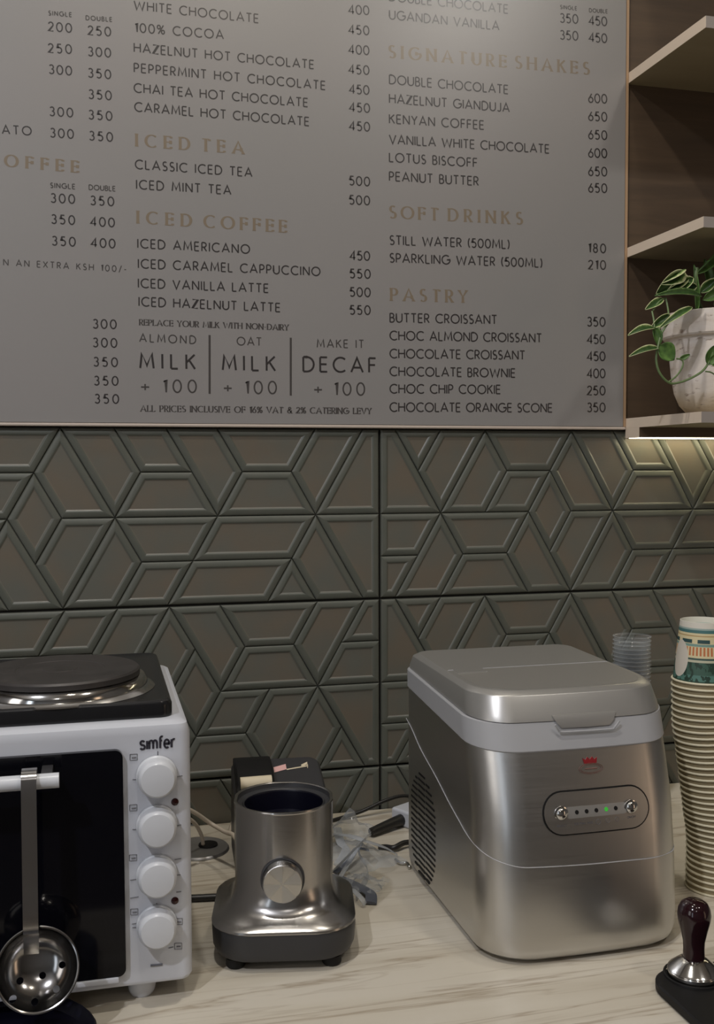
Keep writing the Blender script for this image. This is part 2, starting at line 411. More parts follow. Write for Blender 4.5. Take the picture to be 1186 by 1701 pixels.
# ------------------------------------------------------------------ relief wall tiles
L0, L1 = -1.335, 9.363
CELLS = [[(-1.34, 0), (-1, 0), (0, 1), (-1.34, 1)], [(-1, 0), (0, 0), (-.5, .5)], [(0, 0), (1, 0), (0, 1), (-.5, .5)],
 [(1, 0), (1.5, .5), (1, 1), (0, 1)], [(1, 0), (3, 0), (2.5, .5), (1.5, .5)], [(1.5, .5), (2.5, .5), (2, 1), (1, 1)],
 [(2.5, .5), (3, 1), (2.5, 1.5), (2, 1)], [(3, 0), (4, 1), (3, 1), (2.5, .5)], [(3, 0), (4, 0), (4.5, .5), (4, 1)],
 [(4, 0), (5, 0), (5.5, .5), (4.5, .5)], [(4.5, .5), (5.5, .5), (6, 1), (4, 1)], [(5, 0), (6, 0), (6.5, .5), (6, 1)],
 [(6, 0), (8, 0), (7.5, .5), (6.5, .5)], [(6.5, .5), (7.5, .5), (8, 1), (6, 1)], [(8, 0), (9, 0), (8, 1), (7.5, .5)],
 [(9, 0), (9.36, 0), (9.36, 1), (8, 1)],
 [(-1.34, 1), (0, 1), (-.5, 1.5), (-1.34, 1.5)], [(-1.34, 1.5), (-.5, 1.5), (-1, 2), (-1.34, 2)], [(0, 1), (.5, 1.5), (0, 2), (-1, 2)],
 [(0, 1), (2, 1), (1.5, 1.5), (.5, 1.5)], [(.5, 1.5), (1.5, 1.5), (2, 2), (0, 2)], [(2, 1), (3, 2), (2, 2), (1.5, 1.5)],
 [(3, 1), (4, 1), (3, 2), (2.5, 1.5)], [(4, 1), (4.5, 1.5), (4, 2), (3, 2)], [(4, 1), (6, 1), (5.5, 1.5), (4.5, 1.5)],
 [(4.5, 1.5), (5.5, 1.5), (5, 2), (4, 2)], [(6, 1), (8, 1), (7.5, 1.5), (5.5, 1.5)], [(5.5, 1.5), (7.5, 1.5), (7, 2), (5, 2)],
 [(7.5, 1.5), (8, 2), (7, 2)], [(8, 1), (9, 2), (8, 2), (7.5, 1.5)], [(8, 1), (9.36, 1), (9.36, 2), (9, 2)]]
def inset(P, d):
    n = len(P); out = []
    for i in range(n):
        a, b, c = P[i - 1], P[i], P[(i + 1) % n]
        e1 = (b - a).normalized(); e2 = (c - b).normalized()
        n1 = Vector((-e1.y, e1.x)); n2 = Vector((-e2.y, e2.x))
        k = 1 + n1.dot(n2); out.append(b + (n1 + n2) * (d / max(k, .15)))
    return out
HW = (L1 - L0) / 2 * S; XC = (L0 + L1) / 2
cellmesh = []
for c in CELLS:
    P = []
    for u, vv in c:
        x = (u - XC) * S; z = (1 - vv) * RH
        P.append(Vector((max(-HW + .0012, min(HW - .0012, x)), max(-RH + .0013, min(RH - .0013, z)))))
    if sum(P[i].x * P[(i + 1) % len(P)].y - P[(i + 1) % len(P)].x * P[i].y for i in range(len(P))) < 0: P.reverse()
    rings = []
    for d, y in ((.0003, .0040), (.0004, .0016), (.0010, .0006), (.0022, .0000), (.0080, -.0005), (.0088, -.0004), (.0106, .0012), (.0120, .0016)):
        q = inset(P, d); rings.append([Vector((p.x, y, p.y)) for p in q])
    k = len(P); V = [p for r in rings for p in r]; Fs = []; fm = []
    for i in range(len(rings) - 1):
        for j in range(k):
            Fs.append([i * k + j, i * k + (j + 1) % k, (i + 1) * k + (j + 1) % k, (i + 1) * k + j]); fm.append(1 if i < 6 else 0)
    Fs.append([(len(rings) - 1) * k + j for j in range(k)]); fm.append(0)
    me = mesh('tile_facet', V, Fs, None, False, [M['tile'], M['rim']], fm)
    for p_, i_ in zip(me.polygons, fm): p_.use_smooth = len(p_.vertices) == 4 and p_.index < 7 * k
    bm = bmesh.new(); bm.from_mesh(me)
    for e in bm.edges:
        if len(e.link_faces) == 2:
            a, b = [f.index for f in e.link_faces]
            if a // k == b // k or max(a, b) >= 7 * k: e.smooth = False
    bm.to_mesh(me); bm.free(); cellmesh.append(me)
slab = mesh('wall_tile', *box(-HW + .0012, HW - .0012, .0040, .0098, -RH + .0013, RH - .0013), M['grout'])
ZT = VC * S
structure('trim_1', *box(XL, 1.9, .0085, .0105, ZT - 6 * RH - .01, ZT + .001), M['grout'])
for row in range(3):
    for colm in (-1, 0, 1):
        x = (6.6043 + XC + (colm - 1) * (L1 - L0) + (.0 if colm < 2 else 0)) * S
        flip = (row == 1 and colm == 0) or (row == 2 and colm == 1)
        o = link('wall_tile', slab, wall, (x, 0, ZT - (2 * row + 1) * RH))
        if flip: o.rotation_euler = (0, PI, 0)
        for me in cellmesh: link('tile_facet', me, o)
structure('highlight_strip', *box(-1.0, .7665, -.0088, .0095, ZT + .0002, ZT + .0046, .0016), M['edge_highlight'], smooth='auto')  # pale strip stands in for the tile top edge catching light

# ------------------------------------------------------------------ menu board
YM = -.0065
mb = thing('menu_board', 'large white cafe menu board with grey price lists above the tiles', 'menu board', (0, 0, ZT))
part('panel', *box(-.95, .7630, YM, .0095, .0050, 1.05, .001), M['board'], mb)
part('edge_strip', *box(.7632, .7672, YM - .0006, .0095, .0050, 1.05), mat('board_edge_wood', s2l((168, 138, 108)), .5), mb)
OFF = (0, 0, ZT); YT = YM - .00015
def w_(s, x0, y0, x1, y1, cap=15, **k): write(mb, OFF, s, x0, y0, x1, y1, cap, YT, k.pop('m', M['ink']), name='menu_lettering', **k)
def head(s, x0, y0, x1, y1, cap=20): w_(s, x0, y0, x1, y1, cap, m=M['gold'], serif=True, wt=.0026)
def small(s, x0, y0, x1, y1, cap=9): w_(s, x0, y0, x1, y1, cap, m=M['ink2'], wt=.0013)
for t in (('200', 81, 51, 119, 54), ('250', 147, 57.5, 184, 60), ('250', 81, 87, 119, 89), ('300', 147, 92.5, 184, 95), ('300', 82, 122, 119, 125),
          ('350', 147, 128, 184, 131), ('350', 148, 163.5, 185, 166), ('300', 83, 192, 121, 194.5), ('350', 148, 197.5, 186, 200),
          ('300', 84, 227.5, 122, 230), ('350', 149, 232.5, 187, 235), ('300', 85, 336, 124, 338), ('350', 151, 340, 189, 342),
          ('350', 86, 371, 124, 373), ('400', 151, 375, 190, 377), ('350', 87, 407, 125, 409), ('400', 152, 410, 191, 412),
          ('300', 155, 545, 193, 546), ('300', 155, 576, 194, 577), ('350', 156, 608, 195, 609), ('350', 157, 639.5, 196, 640), ('350', 158, 669.5, 197, 670),
          ('400', 580, 23, 613, 24.5), ('450', 580, 56, 613, 58), ('400', 580, 89, 613, 91), ('450', 580, 122, 613, 124), ('450', 581, 155, 613, 157),
          ('450', 581, 185, 614, 187), ('450', 581, 216, 614, 218), ('500', 581, 307, 614, 309), ('500', 581, 339, 614, 340.5), ('450', 582, 431.5, 614, 432.5),
          ('550', 582, 461.5, 615, 462.5), ('500', 582, 492, 615, 493), ('550', 582, 522, 615, 522.5),
          ('350', 931, 37, 960, 39), ('450', 979, 41, 1008, 43), ('350', 931, 65, 960, 67), ('450', 979, 69, 1008, 71),
          ('600', 978, 170, 1008, 171.5), ('650', 978, 200, 1008, 201.5), ('650', 978, 230.5, 1008, 232), ('600', 978, 261, 1008, 262),
          ('650', 978, 291.5, 1008, 292.5), ('650', 978, 319, 1008, 320), ('180', 978, 419, 1006, 420), ('210', 978, 447, 1006, 447.5),
          ('350', 976, 541.5, 1005, 542), ('450', 976, 570.5, 1005, 571), ('450', 976, 599, 1005, 599), ('400', 976, 627.5, 1005, 627.5),
          ('250', 976, 656, 1005, 656), ('350', 976, 684, 1005, 684)): w_(*t, 14.5)
w_('ATO', 4, 222, 52, 224.5, 14)
for t in (('WHITE CHOCOLATE', 223, 15.8, 429, 38), ('100% COCOA', 225, 53, 371, 64.8), ('HAZELNUT HOT CHOCOLATE', 223, 86, 521, 114.3),
          ('PEPPERMINT HOT CHOCOLATE', 223, 119.5, 540, 149), ('CHAI TEA HOT CHOCOLATE', 223, 153, 511, 177.5), ('CARAMEL HOT CHOCOLATE', 224, 184.5, 513, 209),
          ('CLASSIC ICED TEA', 225, 280, 418.5, 293.5), ('ICED MINT TEA', 227, 313.5, 383.5, 323), ('ICED AMERICANO', 229, 411.5, 414.5, 421),
          ('ICED CARAMEL CAPPUCCINO', 230, 445, 531.5, 458), ('ICED VANILLA LATTE', 230, 477.5, 445.5, 486), ('ICED HAZELNUT LATTE', 231, 508, 465, 518),
          ('DOUBLE CHOCOLATE', 647, 1, 843.5, 22.3), ('UGANDAN VANILLA', 647, 31.5, 828.8, 50), ('DOUBLE CHOCOLATE', 647, 139, 843.7, 156),
          ('HAZELNUT GIANDUJA', 647, 170.7, 846, 186), ('KENYAN COFFEE', 647, 204.5, 803.5, 215), ('VANILLA WHITE CHOCOLATE', 647, 238.5, 912, 254.5),
          ('LOTUS BISCOFF', 647, 268.5, 792.5, 277.5), ('PEANUT BUTTER', 647, 300, 794.5, 308), ('STILL WATER (500ML)', 648, 406, 846, 413),
          ('SPARKLING WATER (500ML)', 648, 435.5, 900.4, 444), ('BUTTER CROISSANT', 648, 535, 825, 538), ('CHOC ALMOND CROISSANT', 648, 564.5, 899.4, 568.5),
          ('CHOCOLATE CROISSANT', 648, 594.5, 871.5, 597), ('CHOCOLATE BROWNIE', 648, 624, 855.5, 626.7), ('CHOC CHIP COOKIE', 648, 653, 831, 654),
          ('CHOCOLATE ORANGE SCONE', 648, 683.5, 917, 684.5)): w_(*t, 14.5)
for t in (('SINGLE', 81, 25, 119, 28, 7), ('DOUBLE', 143, 33, 186, 36, 7), ('SINGLE', 84, 311.7, 124.5, 314, 8), ('DOUBLE', 148, 315, 191.5, 317.5, 8),
          ('SINGLE', 931, 14.5, 958, 17, 6), ('DOUBLE', 979, 20, 1009, 22, 6), ('REPLACE YOUR MILK WITH NON-DAIRY', 232, 540, 479, 548.6, 9.5),
          ('ALL PRICES INCLUSIVE OF 16% VAT & 2% CATERING LEVY', 234, 683.5, 616.5, 687.5, 10)):
    if len(t[0]) > 10: w_(*t[:5], t[5], m=M['ink2'], serif=True, wt=.0012)
    else: small(*t)
w_('N AN EXTRA KSH 100/-', 6, 440.5, 209.5, 452, 10, m=M['ink2'])
for t in (('OFFEE', 9, 276, 129.5, 286.5, 19), ('ICED', 227, 242.6, 314, 249, 20), ('TEA', 336, 250.5, 404, 255.5, 20), ('ICED', 229, 370.6, 317, 376.2, 20), ('COFFEE', 340, 377.5, 475, 386, 20),
          ('SIGNATURE', 647, 95.5, 840, 111.8, 20), ('SHAKES', 857, 113.2, 978, 123.5, 20), ('SOFT', 648, 362, 727, 365.8, 20), ('DRINKS', 746, 366.7, 867, 372.5, 20), ('PASTRY', 650, 499, 775, 502.5, 20)): head(*t)
w_('ALMOND', 232, 567.5, 325, 571, 13, m=M['ink2'], wt=.0016); w_('OAT', 394, 573, 434, 574.2, 13, m=M['ink2'], wt=.0016); w_('MAKE IT', 527, 577, 604, 578, 13, m=M['ink2'], wt=.0016)
w_('MILK', 233, 611.5, 324, 613, 24, wt=.0028); w_('MILK', 370, 614.5, 457, 616, 24, wt=.0028); w_('DECAF', 504, 617, 624, 618.7, 24, wt=.0028)
for a_ in (('+', 234.5, 651.5, 248, 651.6), ('100', 272, 651.7, 326, 652), ('+', 372, 653.5, 385, 653.6), ('100', 408, 653.7, 459, 654), ('+', 522, 656, 535, 656), ('100', 556, 656.1, 605.5, 656.5)): w_(*a_, 20.5, m=M['ink2'], wt=.0022)
for x, ya, yb in ((348.2, 556.6, 654.3), (483, 561, 657.3)):
    a = onY(x, ya, YT); b = onY(x, yb, YT)
    part('divider_line', [(a.x - .0015, YT, a.z - ZT), (a.x + .0015, YT, a.z - ZT), (b.x + .0015, YT, b.z - ZT), (b.x - .0015, YT, b.z - ZT)], [[0, 3, 2, 1]], M['ink2'], mb)

# ------------------------------------------------------------------ shelving on the right
SX = .7676; XE = 1.75
sh = thing('wall_shelving', 'dark oak wall shelving with three pale-edged shelves right of the menu board', 'shelf', (SX, 0, .552))
def sb(x0, x1, y0, y1, z0, z1, bev=0): return shift(box(x0, x1, y0, y1, z0, z1, bev)[0], (-SX, 0, -.552)), box(x0, x1, y0, y1, z0, z1, bev)[1]
part('back_panel', *sb(SX, XE, -.0012, .0096, .5670, 1.62), M['dark_wood'], sh)
def shelf(z0, z1):
    o = part('shelf', *sb(SX + .0006, XE, -.2096, -.0012, z0, z1), M['shelf'], sh)
    k = link('end_edge', mesh('end_edge', *sb(SX, SX + .0006, -.2100, -.0012, z0, z1), M['pale_wood']), o)
    link('front_edge', mesh('front_edge', *sb(SX + .0006, XE, -.2104, -.2096, z0, z1), M['shelf_front']), o)
shelf(1.0945, 1.1100); shelf(.8302, .8446); shelf(.5672, .5822)
shelf(1.3700, 1.3850)
o = part('valance', *sb(SX + .0006, XE, -.0460, -.0064, .5522, .5671), M['dark_wood'], sh)
link('end_edge', mesh('end_edge', *sb(SX, SX + .0006, -.0462, -.0050, .5515, .5671), M['pale_wood']), o)
part('light_strip', *sb(SX + .006, XE, -.0320, -.0060, .5510, .5522), emit('led_strip_light', (1, .88, .58), 9.0), sh)

# ------------------------------------------------------------------ counter
ct = thing('countertop', 'cream worktop with long brown streaks running along the tiled wall', 'counter', (0, -.35, 0))
part('worktop', *box(-1.5, 1.9, -.37, .3488, -.035, 0, .002), M['counter'], ct)
bc = thing('base_cabinet', 'dark oak cabinet carrying the cream worktop', 'cabinet', (0, -.35, ZF))
part('carcass', *box(-1.48, 1.88, -.33, .348, 0, ZF * -1 - .0352), M['dark_wood'], bc)
for i in range(6):
    d = part('door', *box(-1.475 + i * .56, -.925 + i * .56, -.349, -.331, .09, .86, .002), M['dark_wood'], bc)
    link('handle', mesh('handle', *box(-.99 + i * .56, -.975 + i * .56, -.375, -.350, .62, .78, .003), M['steel']), d)
# ------------------------------------------------------------------ ice maker
IX, IY = .4605, -.360
im = thing('ice_maker', 'silver countertop ice maker with grey lid and rounded front', 'ice maker', (IX, IY, 0))
def ring(x0, x1, yf, yb, zf, zb, rf, rb, bow=0):
    return [Vector((p[0] - IX, p[1] - IY, zf + (zb - zf) * (p[1] - yf) / (yb - yf))) for p in rrect(x0, x1, yf, yb, rf, rb, 8, bow)]
X0, X1, YBk = .3455, .5755, -.212
def YF(z):
    t = [(0, -.500), (.02, -.5020), (.086, -.4985), (.149, -.4910), (.20, -.4770), (.235, -.4650), (.27, -.455)]
    for (a, b), (c, d) in zip(t, t[1:]):
        if z <= c: return b + (d - b) * (z - a) / (c - a)
    return t[-1][1]
rs = []
for z, zb, ins in ((.003, .003, .012), (.004, .004, .006), (.008, .008, .0022), (.016, .016, .0006), (.03, .03, 0), (.06, .06, 0), (.09, .095, 0), (.12, .13, 0), (.15, .165, 0), (.175, .192, 0), (.195, .214, 0), (.2125, .2330, 0)):
    rs.append(ring(X0 + ins, X1 - ins, YF(z) + ins, YBk - ins, z, zb, .046, .02, .0055))
part('body', *loft(rs), M['ice_body'], im)
rs = [ring(X0 - i, X1 + i, YF(z) - i, YBk + i, z, zb, .046, .02, .0055) for z, zb, i in ((.2127, .2332, -.003), (.2127, .2332, .0002), (.2140, .2345, .0012), (.2405, .2548, .0012), (.2415, .2560, .0004), (.2416, .2562, -.004))]
part('rim_band', *loft(rs), M['band'], im)
rs = []
for z, zb, i, yf in ((.2417, .2563, .004, -.4640), (.2422, .2568, .0024, -.4650), (.2480, .2600, .0026, -.4625), (.2600, .2660, .0044, -.4565), (.2668, .2705, .0056, -.4530), (.2680, .2715, .0062, -.4522), (.2712, .2748, .0112, -.4468), (.2716, .2754, .0130, -.4448)):
    rs.append(ring(X0 + i, X1 - i, yf, YBk - i + .004, z, zb, .042, .018, .0055))
lid = part('lid', *loft(rs), M['ice_lid'], im)
def lidz(y): return .2716 + (.2754 - .2716) * (y + .4448) / (.2298)
def lidpt(x, y, dz): return Vector((x - IX, y - IY, lidz(y) + dz))
P = rrect(X0 + .0185, X1 - .0175, -.4440, -.3400, .036, .002, 6, .005)
link('lid_window', mesh('lid_window', *loft([[lidpt(p[0], p[1], -.001) for p in P], [lidpt(p[0], p[1], .0003) for p in P]]), M['ice_win'], 'auto'), lid)
link('hinge_line', mesh('hinge_line', *tube([lidpt(X0 + .0135, -.3385, .0001), lidpt(X1 - .0135, -.3370, .0001)], .0005, 6, 0), M['band']), lid)
link('lid_catch', mesh('lid_catch', *(shift(box(X0 + .020, X0 + .056, -.3560, -.3370, -.001, .0010, .0005)[0], (-IX, -IY, lidz(-.3465))), box(0, 1, 0, 1, 0, 1, .1)[1]), M['ice_lid'], 'auto'), lid)
# finger lip at the middle of the lid front
lx0, lx1 = .4285 - IX, .5020 - IX
V, Fs = [], []
prof = []
for y_, z_, w_e in ((-.4630, .2500, 0), (-.4692, .2468, .0), (-.4726, .2400, .004), (-.4735, .2345, .009), (-.4690, .2340, .010), (-.4640, .2440, .0)):
    prof.append([Vector((lx0 + w_e, y_ - IY, z_)), Vector(((lx0 + lx1) / 2, y_ - .001 - IY, z_)), Vector((lx1 - w_e, y_ - IY, z_))])
V = [p for r in prof for p in r]; Fs = []
for i in range(len(prof)):
    k = (i + 1) % len(prof)
    for j in range(2): Fs.append([i * 3 + j, i * 3 + j + 1, k * 3 + j + 1, k * 3 + j])
Fs += [[i * 3 for i in range(len(prof))][::-1], [i * 3 + 2 for i in range(len(prof))]]
link('finger_lip', mesh('finger_lip', V, Fs, M['ice_lid'], 'auto'), lid)
part('grip_recess', *tube([Vector((x - IX, -.4760 - .0008 - IY, z)) for x, z in ((.4285, .2395), (.434, .2330), (.4395, .2312), (.491, .2308), (.4965, .2325), (.502, .2390))], .0011, 8, 4), M['band'], im)
# seam that runs down the side and across the front
def front_pt(x, z, out=.0006):
    yf = YF(z); x0, x1, r = X0, X1, .046; bow = .0055 * (1 - ((x - .4605) / .115) ** 2)
    if x < x0 + r: dx = (x0 + r - x); y = yf + r - math.sqrt(max(r * r - dx * dx, 0))
    elif x > x1 - r: dx = x - (x1 - r); y = yf + r - math.sqrt(max(r * r - dx * dx, 0))
    else: y = yf
    return Vector((x - IX, y - bow - out - IY, z))
sp = [Vector((X0 - .0004 - IX, y - IY, z)) for y, z in ((-.2205, .1904), (-.245, .182), (-.28, .1665), (-.3366, .150), (-.3784, .1355), (-.41, .1262), (-.440, .1180))]
sp += [front_pt(x, z) for x, z in ((.3475, .1130), (.354, .1085), (.364, .1050), (.380, .1020), (.40, .1010), (.43, .1000), (.4605, .0992), (.50, .0986), (.53, .0982), (.555, .098), (.566, .098), (.573, .0985))]
part('shell_seam', *tube(sp, .0005, 6, 3), M['band'], im)
# side vent: three columns of short level slots inside an oval
vent = 0
for colx, (ya, yb) in enumerate(((-.2410, -.2660), (-.2695, -.2955), (-.2990, -.3340))):
    for k in range(18):
        z = .012 + k * .0072 + colx * .001
        t = (z - .072) / .066
        if abs(t) > 1: continue
        half = .052 * math.sqrt(1 - t * t); c0 = -.2865
        y1 = min(ya, c0 + half); y0 = max(yb, c0 - half)
        if y1 - y0 < .006: continue
        part('vent_slot', *shift_box(X0 - .0006, X0 + .0006, y0, y1, z - .0011, z + .0011) if False else (shift(box(X0 - .0005, X0 + .0006, y0, y1, z - .0012, z + .0012)[0], (-IX, -IY, 0)), box(0, 1, 0, 1, 0, 1)[1]), M['rubber'], im)
# feet
for x in (X0 + .035, X1 - .035):
    for y in (-.465, YBk - .03): part('foot', *lathe([(.012, -.0001), (.013, .001), (.012, .0045)], 16, True, True, c=(x - IX, y - IY, 0)), M['rubber'], im)
# control panel on the front: built flat in x/z then laid on the leaning front
cpx, cpz = .4672, .1520
lean = math.atan2(YF(.19) - YF(.11), .08)
def onfront(x, z, out=0.0):
    p = front_pt(cpx + x, cpz + z, .0004 + out); return p
def patch(outline, out, m, name, parent, thick=.0006, bulge=0):
    top = [onfront(x, z, out + thick) for x, z in outline]; bot = [onfront(x, z, out - .0008) for x, z in outline]
    n = len(outline); V = bot + top; Fs = [[i, (i + 1) % n, n + (i + 1) % n, n + i] for i in range(n)] + [list(range(n, 2 * n))]
    return link(name, mesh(name, V, Fs, m, 'auto'), parent)
def stadium(w, h, n=12, cx=0, cz=0):
    r = h / 2; P = []
    for k in range(n + 1): a = -PI / 2 + PI * k / n; P.append((cx + w / 2 - r + r * math.cos(a), cz + r * math.sin(a)))
    for k in range(n + 1): a = PI / 2 + PI * k / n; P.append((cx - w / 2 + r + r * math.cos(a), cz + r * math.sin(a)))
    return P
def pad(w, h, out, m, name, parent, cx=0, cz=0, nr=6):
    r_ = h / 2; xs = [-w / 2 + r_ * (1 - math.cos(PI / 2 * k / 8)) for k in range(9)] + [(-w / 2 + r_) + (w - h) * k / 12 for k in range(1, 12)]
    xs += [-x for x in xs[:9]][::-1]
    V = []; Fs = []; nz = nr + 2
    for x in xs:
        d = max(abs(x) - (w / 2 - r_), 0); hh = math.sqrt(max(r_ * r_ - d * d, 1e-9))
        V.append(onfront(cx + x, cz - hh, -.0008))
        for k in range(nr): V.append(onfront(cx + x, cz - hh + 2 * hh * k / (nr - 1), out))
        V.append(onfront(cx + x, cz + hh, -.0008))
    for i in range(len(xs) - 1):
        for k in range(nz - 1):
            a = i * nz + k; Fs.append([a, a + nz, a + nz + 1, a + 1])
    return link(name, mesh(name, V, Fs, m, 'auto'), parent)
pad(.1215, .0440, .0002, M['rubber'], 'panel_gap', im)
cp = pad(.1183, .0410, .0007, M['ice_body'], 'control_panel', im)
pad(.0720, .0112, .0009, M['ice_lid'], 'indicator_strip', cp, -.001, .0004)
for i, x in enumerate((-.0235, -.0125, -.0015, .0098, .0208)):
    patch([(x + .0021 * math.cos(a * PI / 6), .0006 + i * .0001 + .0021 * math.sin(a * PI / 6)) for a in range(12)], .0009, M['green_led'] if i == 3 else M['rubber'], 'indicator', cp, .0004)
for x in (-.0408, .0385):
    c = onfront(x, .0004, .0004)
    link('button', mesh('button', *join(lathe([(.0078, .0), (.0078, .0008), (.0066, .0012)], 24, False, False, 'y', c), lathe([(.0062, .0012), (.0058, .0032), (.0045, .0044), (.002, .0050), (.0001, .0051)], 24, False, False, 'y', c)), M['steel_pol'], 'auto'), cp)
def ftext(s, x, z, w, cap, m, wt, name='lettering'):
    vs, fs = text_mesh(s, w, cap, wt); vs = [onfront(x + v.x, z + v.z, .0008 - v.y * .1) for v in vs]
    return link(name, mesh(name, vs, fs, m), cp)
ftext('SELECT', -.0462, -.0125, .0105, .0019, M['mark'], .0004); ftext('ON/OFF', .0335, -.0105, .0100, .0019, M['mark'], .0004)
ftext('ICE FULL ADD', -.0265, -.0118, .0200, .0019, M['mark'], .0004)
for i, x in enumerate((.0000, .0110, .0215)):
    r = .0026 - i * .0002
    for rr_ in (r,):
        pts = [onfront(x + rr_ * math.cos(a * PI / 8), -.0108 + i * .0004 + rr_ * math.sin(a * PI / 8), .0008) for a in range(17)]
        link('size_symbol', mesh('size_symbol', *tube(pts, .00018, 4, 0), M['mark']), cp)
# crown emblem
cpx, cpz = .4655, .1955
em = patch([(-.0070, .0028), (-.0082, .0082), (-.0050, .0062), (-.0028, .0090), (0, .0066), (.0028, .0090), (.0050, .0062), (.0082, .0082), (.0070, .0028), (0, .0022)], .0, M['red'], 'crown_emblem', im, .0003)
for r in ((.0138, .0052), (.0118, .0040)):
    pts = [onfront(r[0] * math.cos(a * PI / 14), -.0024 + r[1] * math.sin(a * PI / 14), .0002) for a in range(29)]
    link('emblem_ring', mesh('emblem_ring', *tube(pts, .00028, 4, 0), M['brownprint']), em)
link('emblem_bar', mesh('emblem_bar', *tube([onfront(-.0070, -.0024, .0002), onfront(.0070, -.0024, .0002)], .0007, 4, 0), M['brownprint']), em)

# ------------------------------------------------------------------ oven with hotplate
OX0, OX1, OYF, OYB, OZ0, OZ1 = -.375, .0525, -.480, -.186, .018, .2700
oc = ((OX0 + OX1) / 2, (OYF + OYB) / 2, 0)
ov = thing('mini_oven', 'white tabletop oven with black hotplate top and four round knobs', 'oven', oc)
def ob(*a): v, f = box(*a); return shift(v, (-oc[0], -oc[1], 0)), f
rs = []
for z, i in ((OZ0, .006), (OZ0 + .002, .002), (OZ0 + .006, 0), (OZ1 - .012, 0), (OZ1 - .004, .0025), (OZ1 - .001, .007), (OZ1, .014)):
    rs.append([Vector((p[0] - oc[0], p[1] - oc[1], z)) for p in rrect(OX0 + i, OX1 - i, OYF + i, OYB - i, .010, .010, 6)])
part('casing', *loft(rs), M['white'], ov)
for x in (.0055, OX0 + .05):
    for y in (-.455, OYB - .03): part('foot', *lathe([(.010, -.0001), (.0125, .004), (.015, .0185)], 20, True, True, c=(x - oc[0], y - oc[1], 0)), M['white'], ov)
# door
P = []
for cx, cz, a0 in ((-.0095 - .008, .2480 - .008, 0), (OX0 + .020, .2480 - .008, 90), (OX0 + .020, .0345 + .006, 180), (-.0110 - .006, .0345 + .006, 270)):
    for k in range(7):
        a = math.radians(a0 + 15 * k); P.append((cx + .007 * math.cos(a), cz + .007 * math.sin(a)))
def yprism(P, y0, y1, off):
    n = len(P); V = [Vector((x - off[0], y1 - off[1], z)) for x, z in P] + [Vector((x - off[0], y0 - off[1], z)) for x, z in P]
    return V, [[i, (i + 1) % n, n + (i + 1) % n, n + i] for i in range(n)] + [list(range(n, 2 * n)), list(range(n))[::-1]]
door = part('door', *yprism(P, OYF - .006, OYF + .002, oc), M['glass_black'], ov)
link('door_sill', mesh('door_sill', *ob(-.066, -.0165, OYF - .0085, OYF, .0285, .0335, .0012), M['white'], 'auto'), door)
HB = -.3150
link('handle', mesh('handle', *loft([[Vector((x - oc[0], -.518 + .0078 * math.cos(a * PI / 6) * .9 - oc[1], .2330 + .0068 * math.sin(a * PI / 6))) for a in range(12)] for x in (HB, -.066)]), M['knob'], 'auto'), door)
for x in (HB + .012, -.082): link('handle_post', mesh('handle_post', *ob(x, x + .010, -.514, OYF - .005, .228, .238, .001), M['dark_plastic'], 'auto'), door)
# knobs with marks, lamps
kp = [onY(262, y, OYF - .018) for y in (1297, 1380, 1464, 1549)]
for i, p in enumerate(kp):
    c = (p.x - oc[0], OYF - .0005 - oc[1], p.z)
    part('knob', *lathe([(.0190, 0), (.0190, .0025), (.0180, .0035), (.0178, .0130), (.0170, .0158), (.0150, .0178), (.010, .0186), (.0001, .0188)], 40, False, False, 'y', c), M['knob'], ov)
YO = OYF - .0004
def mark(pts, r=.00035, closed=False):
    q = [onY(x, y, YO) - Vector(oc) for x, y in pts]
    if closed: q.append(q[0])
    part('panel_mark', *tube(q, r, 4, 0), M['mark'], ov)
for x0, y0, x1, y1 in ((262, 1248, 262, 1259), (220, 1295, 229, 1294.5), (294, 1290, 303, 1288), (220, 1378, 229, 1377.5), (293, 1372, 301, 1370), (259, 1337, 261, 1337),
                       (216, 1462, 230, 1460), (216, 1492, 230, 1489.5), (290, 1428, 301, 1426), (293, 1454, 300, 1453), (293, 1482, 301, 1481), (259, 1420, 261, 1420), (259, 1501, 261, 1501), (219, 1535, 231, 1533), (220, 1541, 231, 1540),
                       (280, 1575, 288, 1573)): mark(((x0, y0), (x1, y1)))
for cx, cy in ((222, 1258), (221.5, 1342), (221, 1425), (223, 1515), (297, 1531), (296, 1572)):
    mark(((cx - 6, cy - 5), (cx + 6, cy - 5.6), (cx + 6, cy + 4.4), (cx - 6, cy + 5)), .0003, True); mark(((cx - 3, cy + .5), (cx + 4, cy)), .0007)
mark(((250, 1604), (270, 1602)), .0011)
vs_ = [(233, 1245), (290, 1241)]
a = onY(*vs_[0], YO); b = onY(*vs_[1], YO)
vs, fs = text_mesh('simfer', (b - a).length, .0105, .0019)
part('brand_lettering', [Vector((a.x + v.x - oc[0], YO - .0002 + v.y - oc[1], a.z + v.z + (b.z - a.z) * v.x / (b.x - a.x))) for v in vs], fs, M['logo'], ov, False)
for x, y in ((290.5, 1332), (290.5, 1496)):
    p = onY(x, y, OYF) - Vector(oc)
    part('indicator_lamp', *lathe([(.0036, 0), (.0034, .0008), (.002, .0014), (.0001, .0016)], 16, False, False, 'y', (p.x, p.y, p.z)), M['red_lamp'], ov)
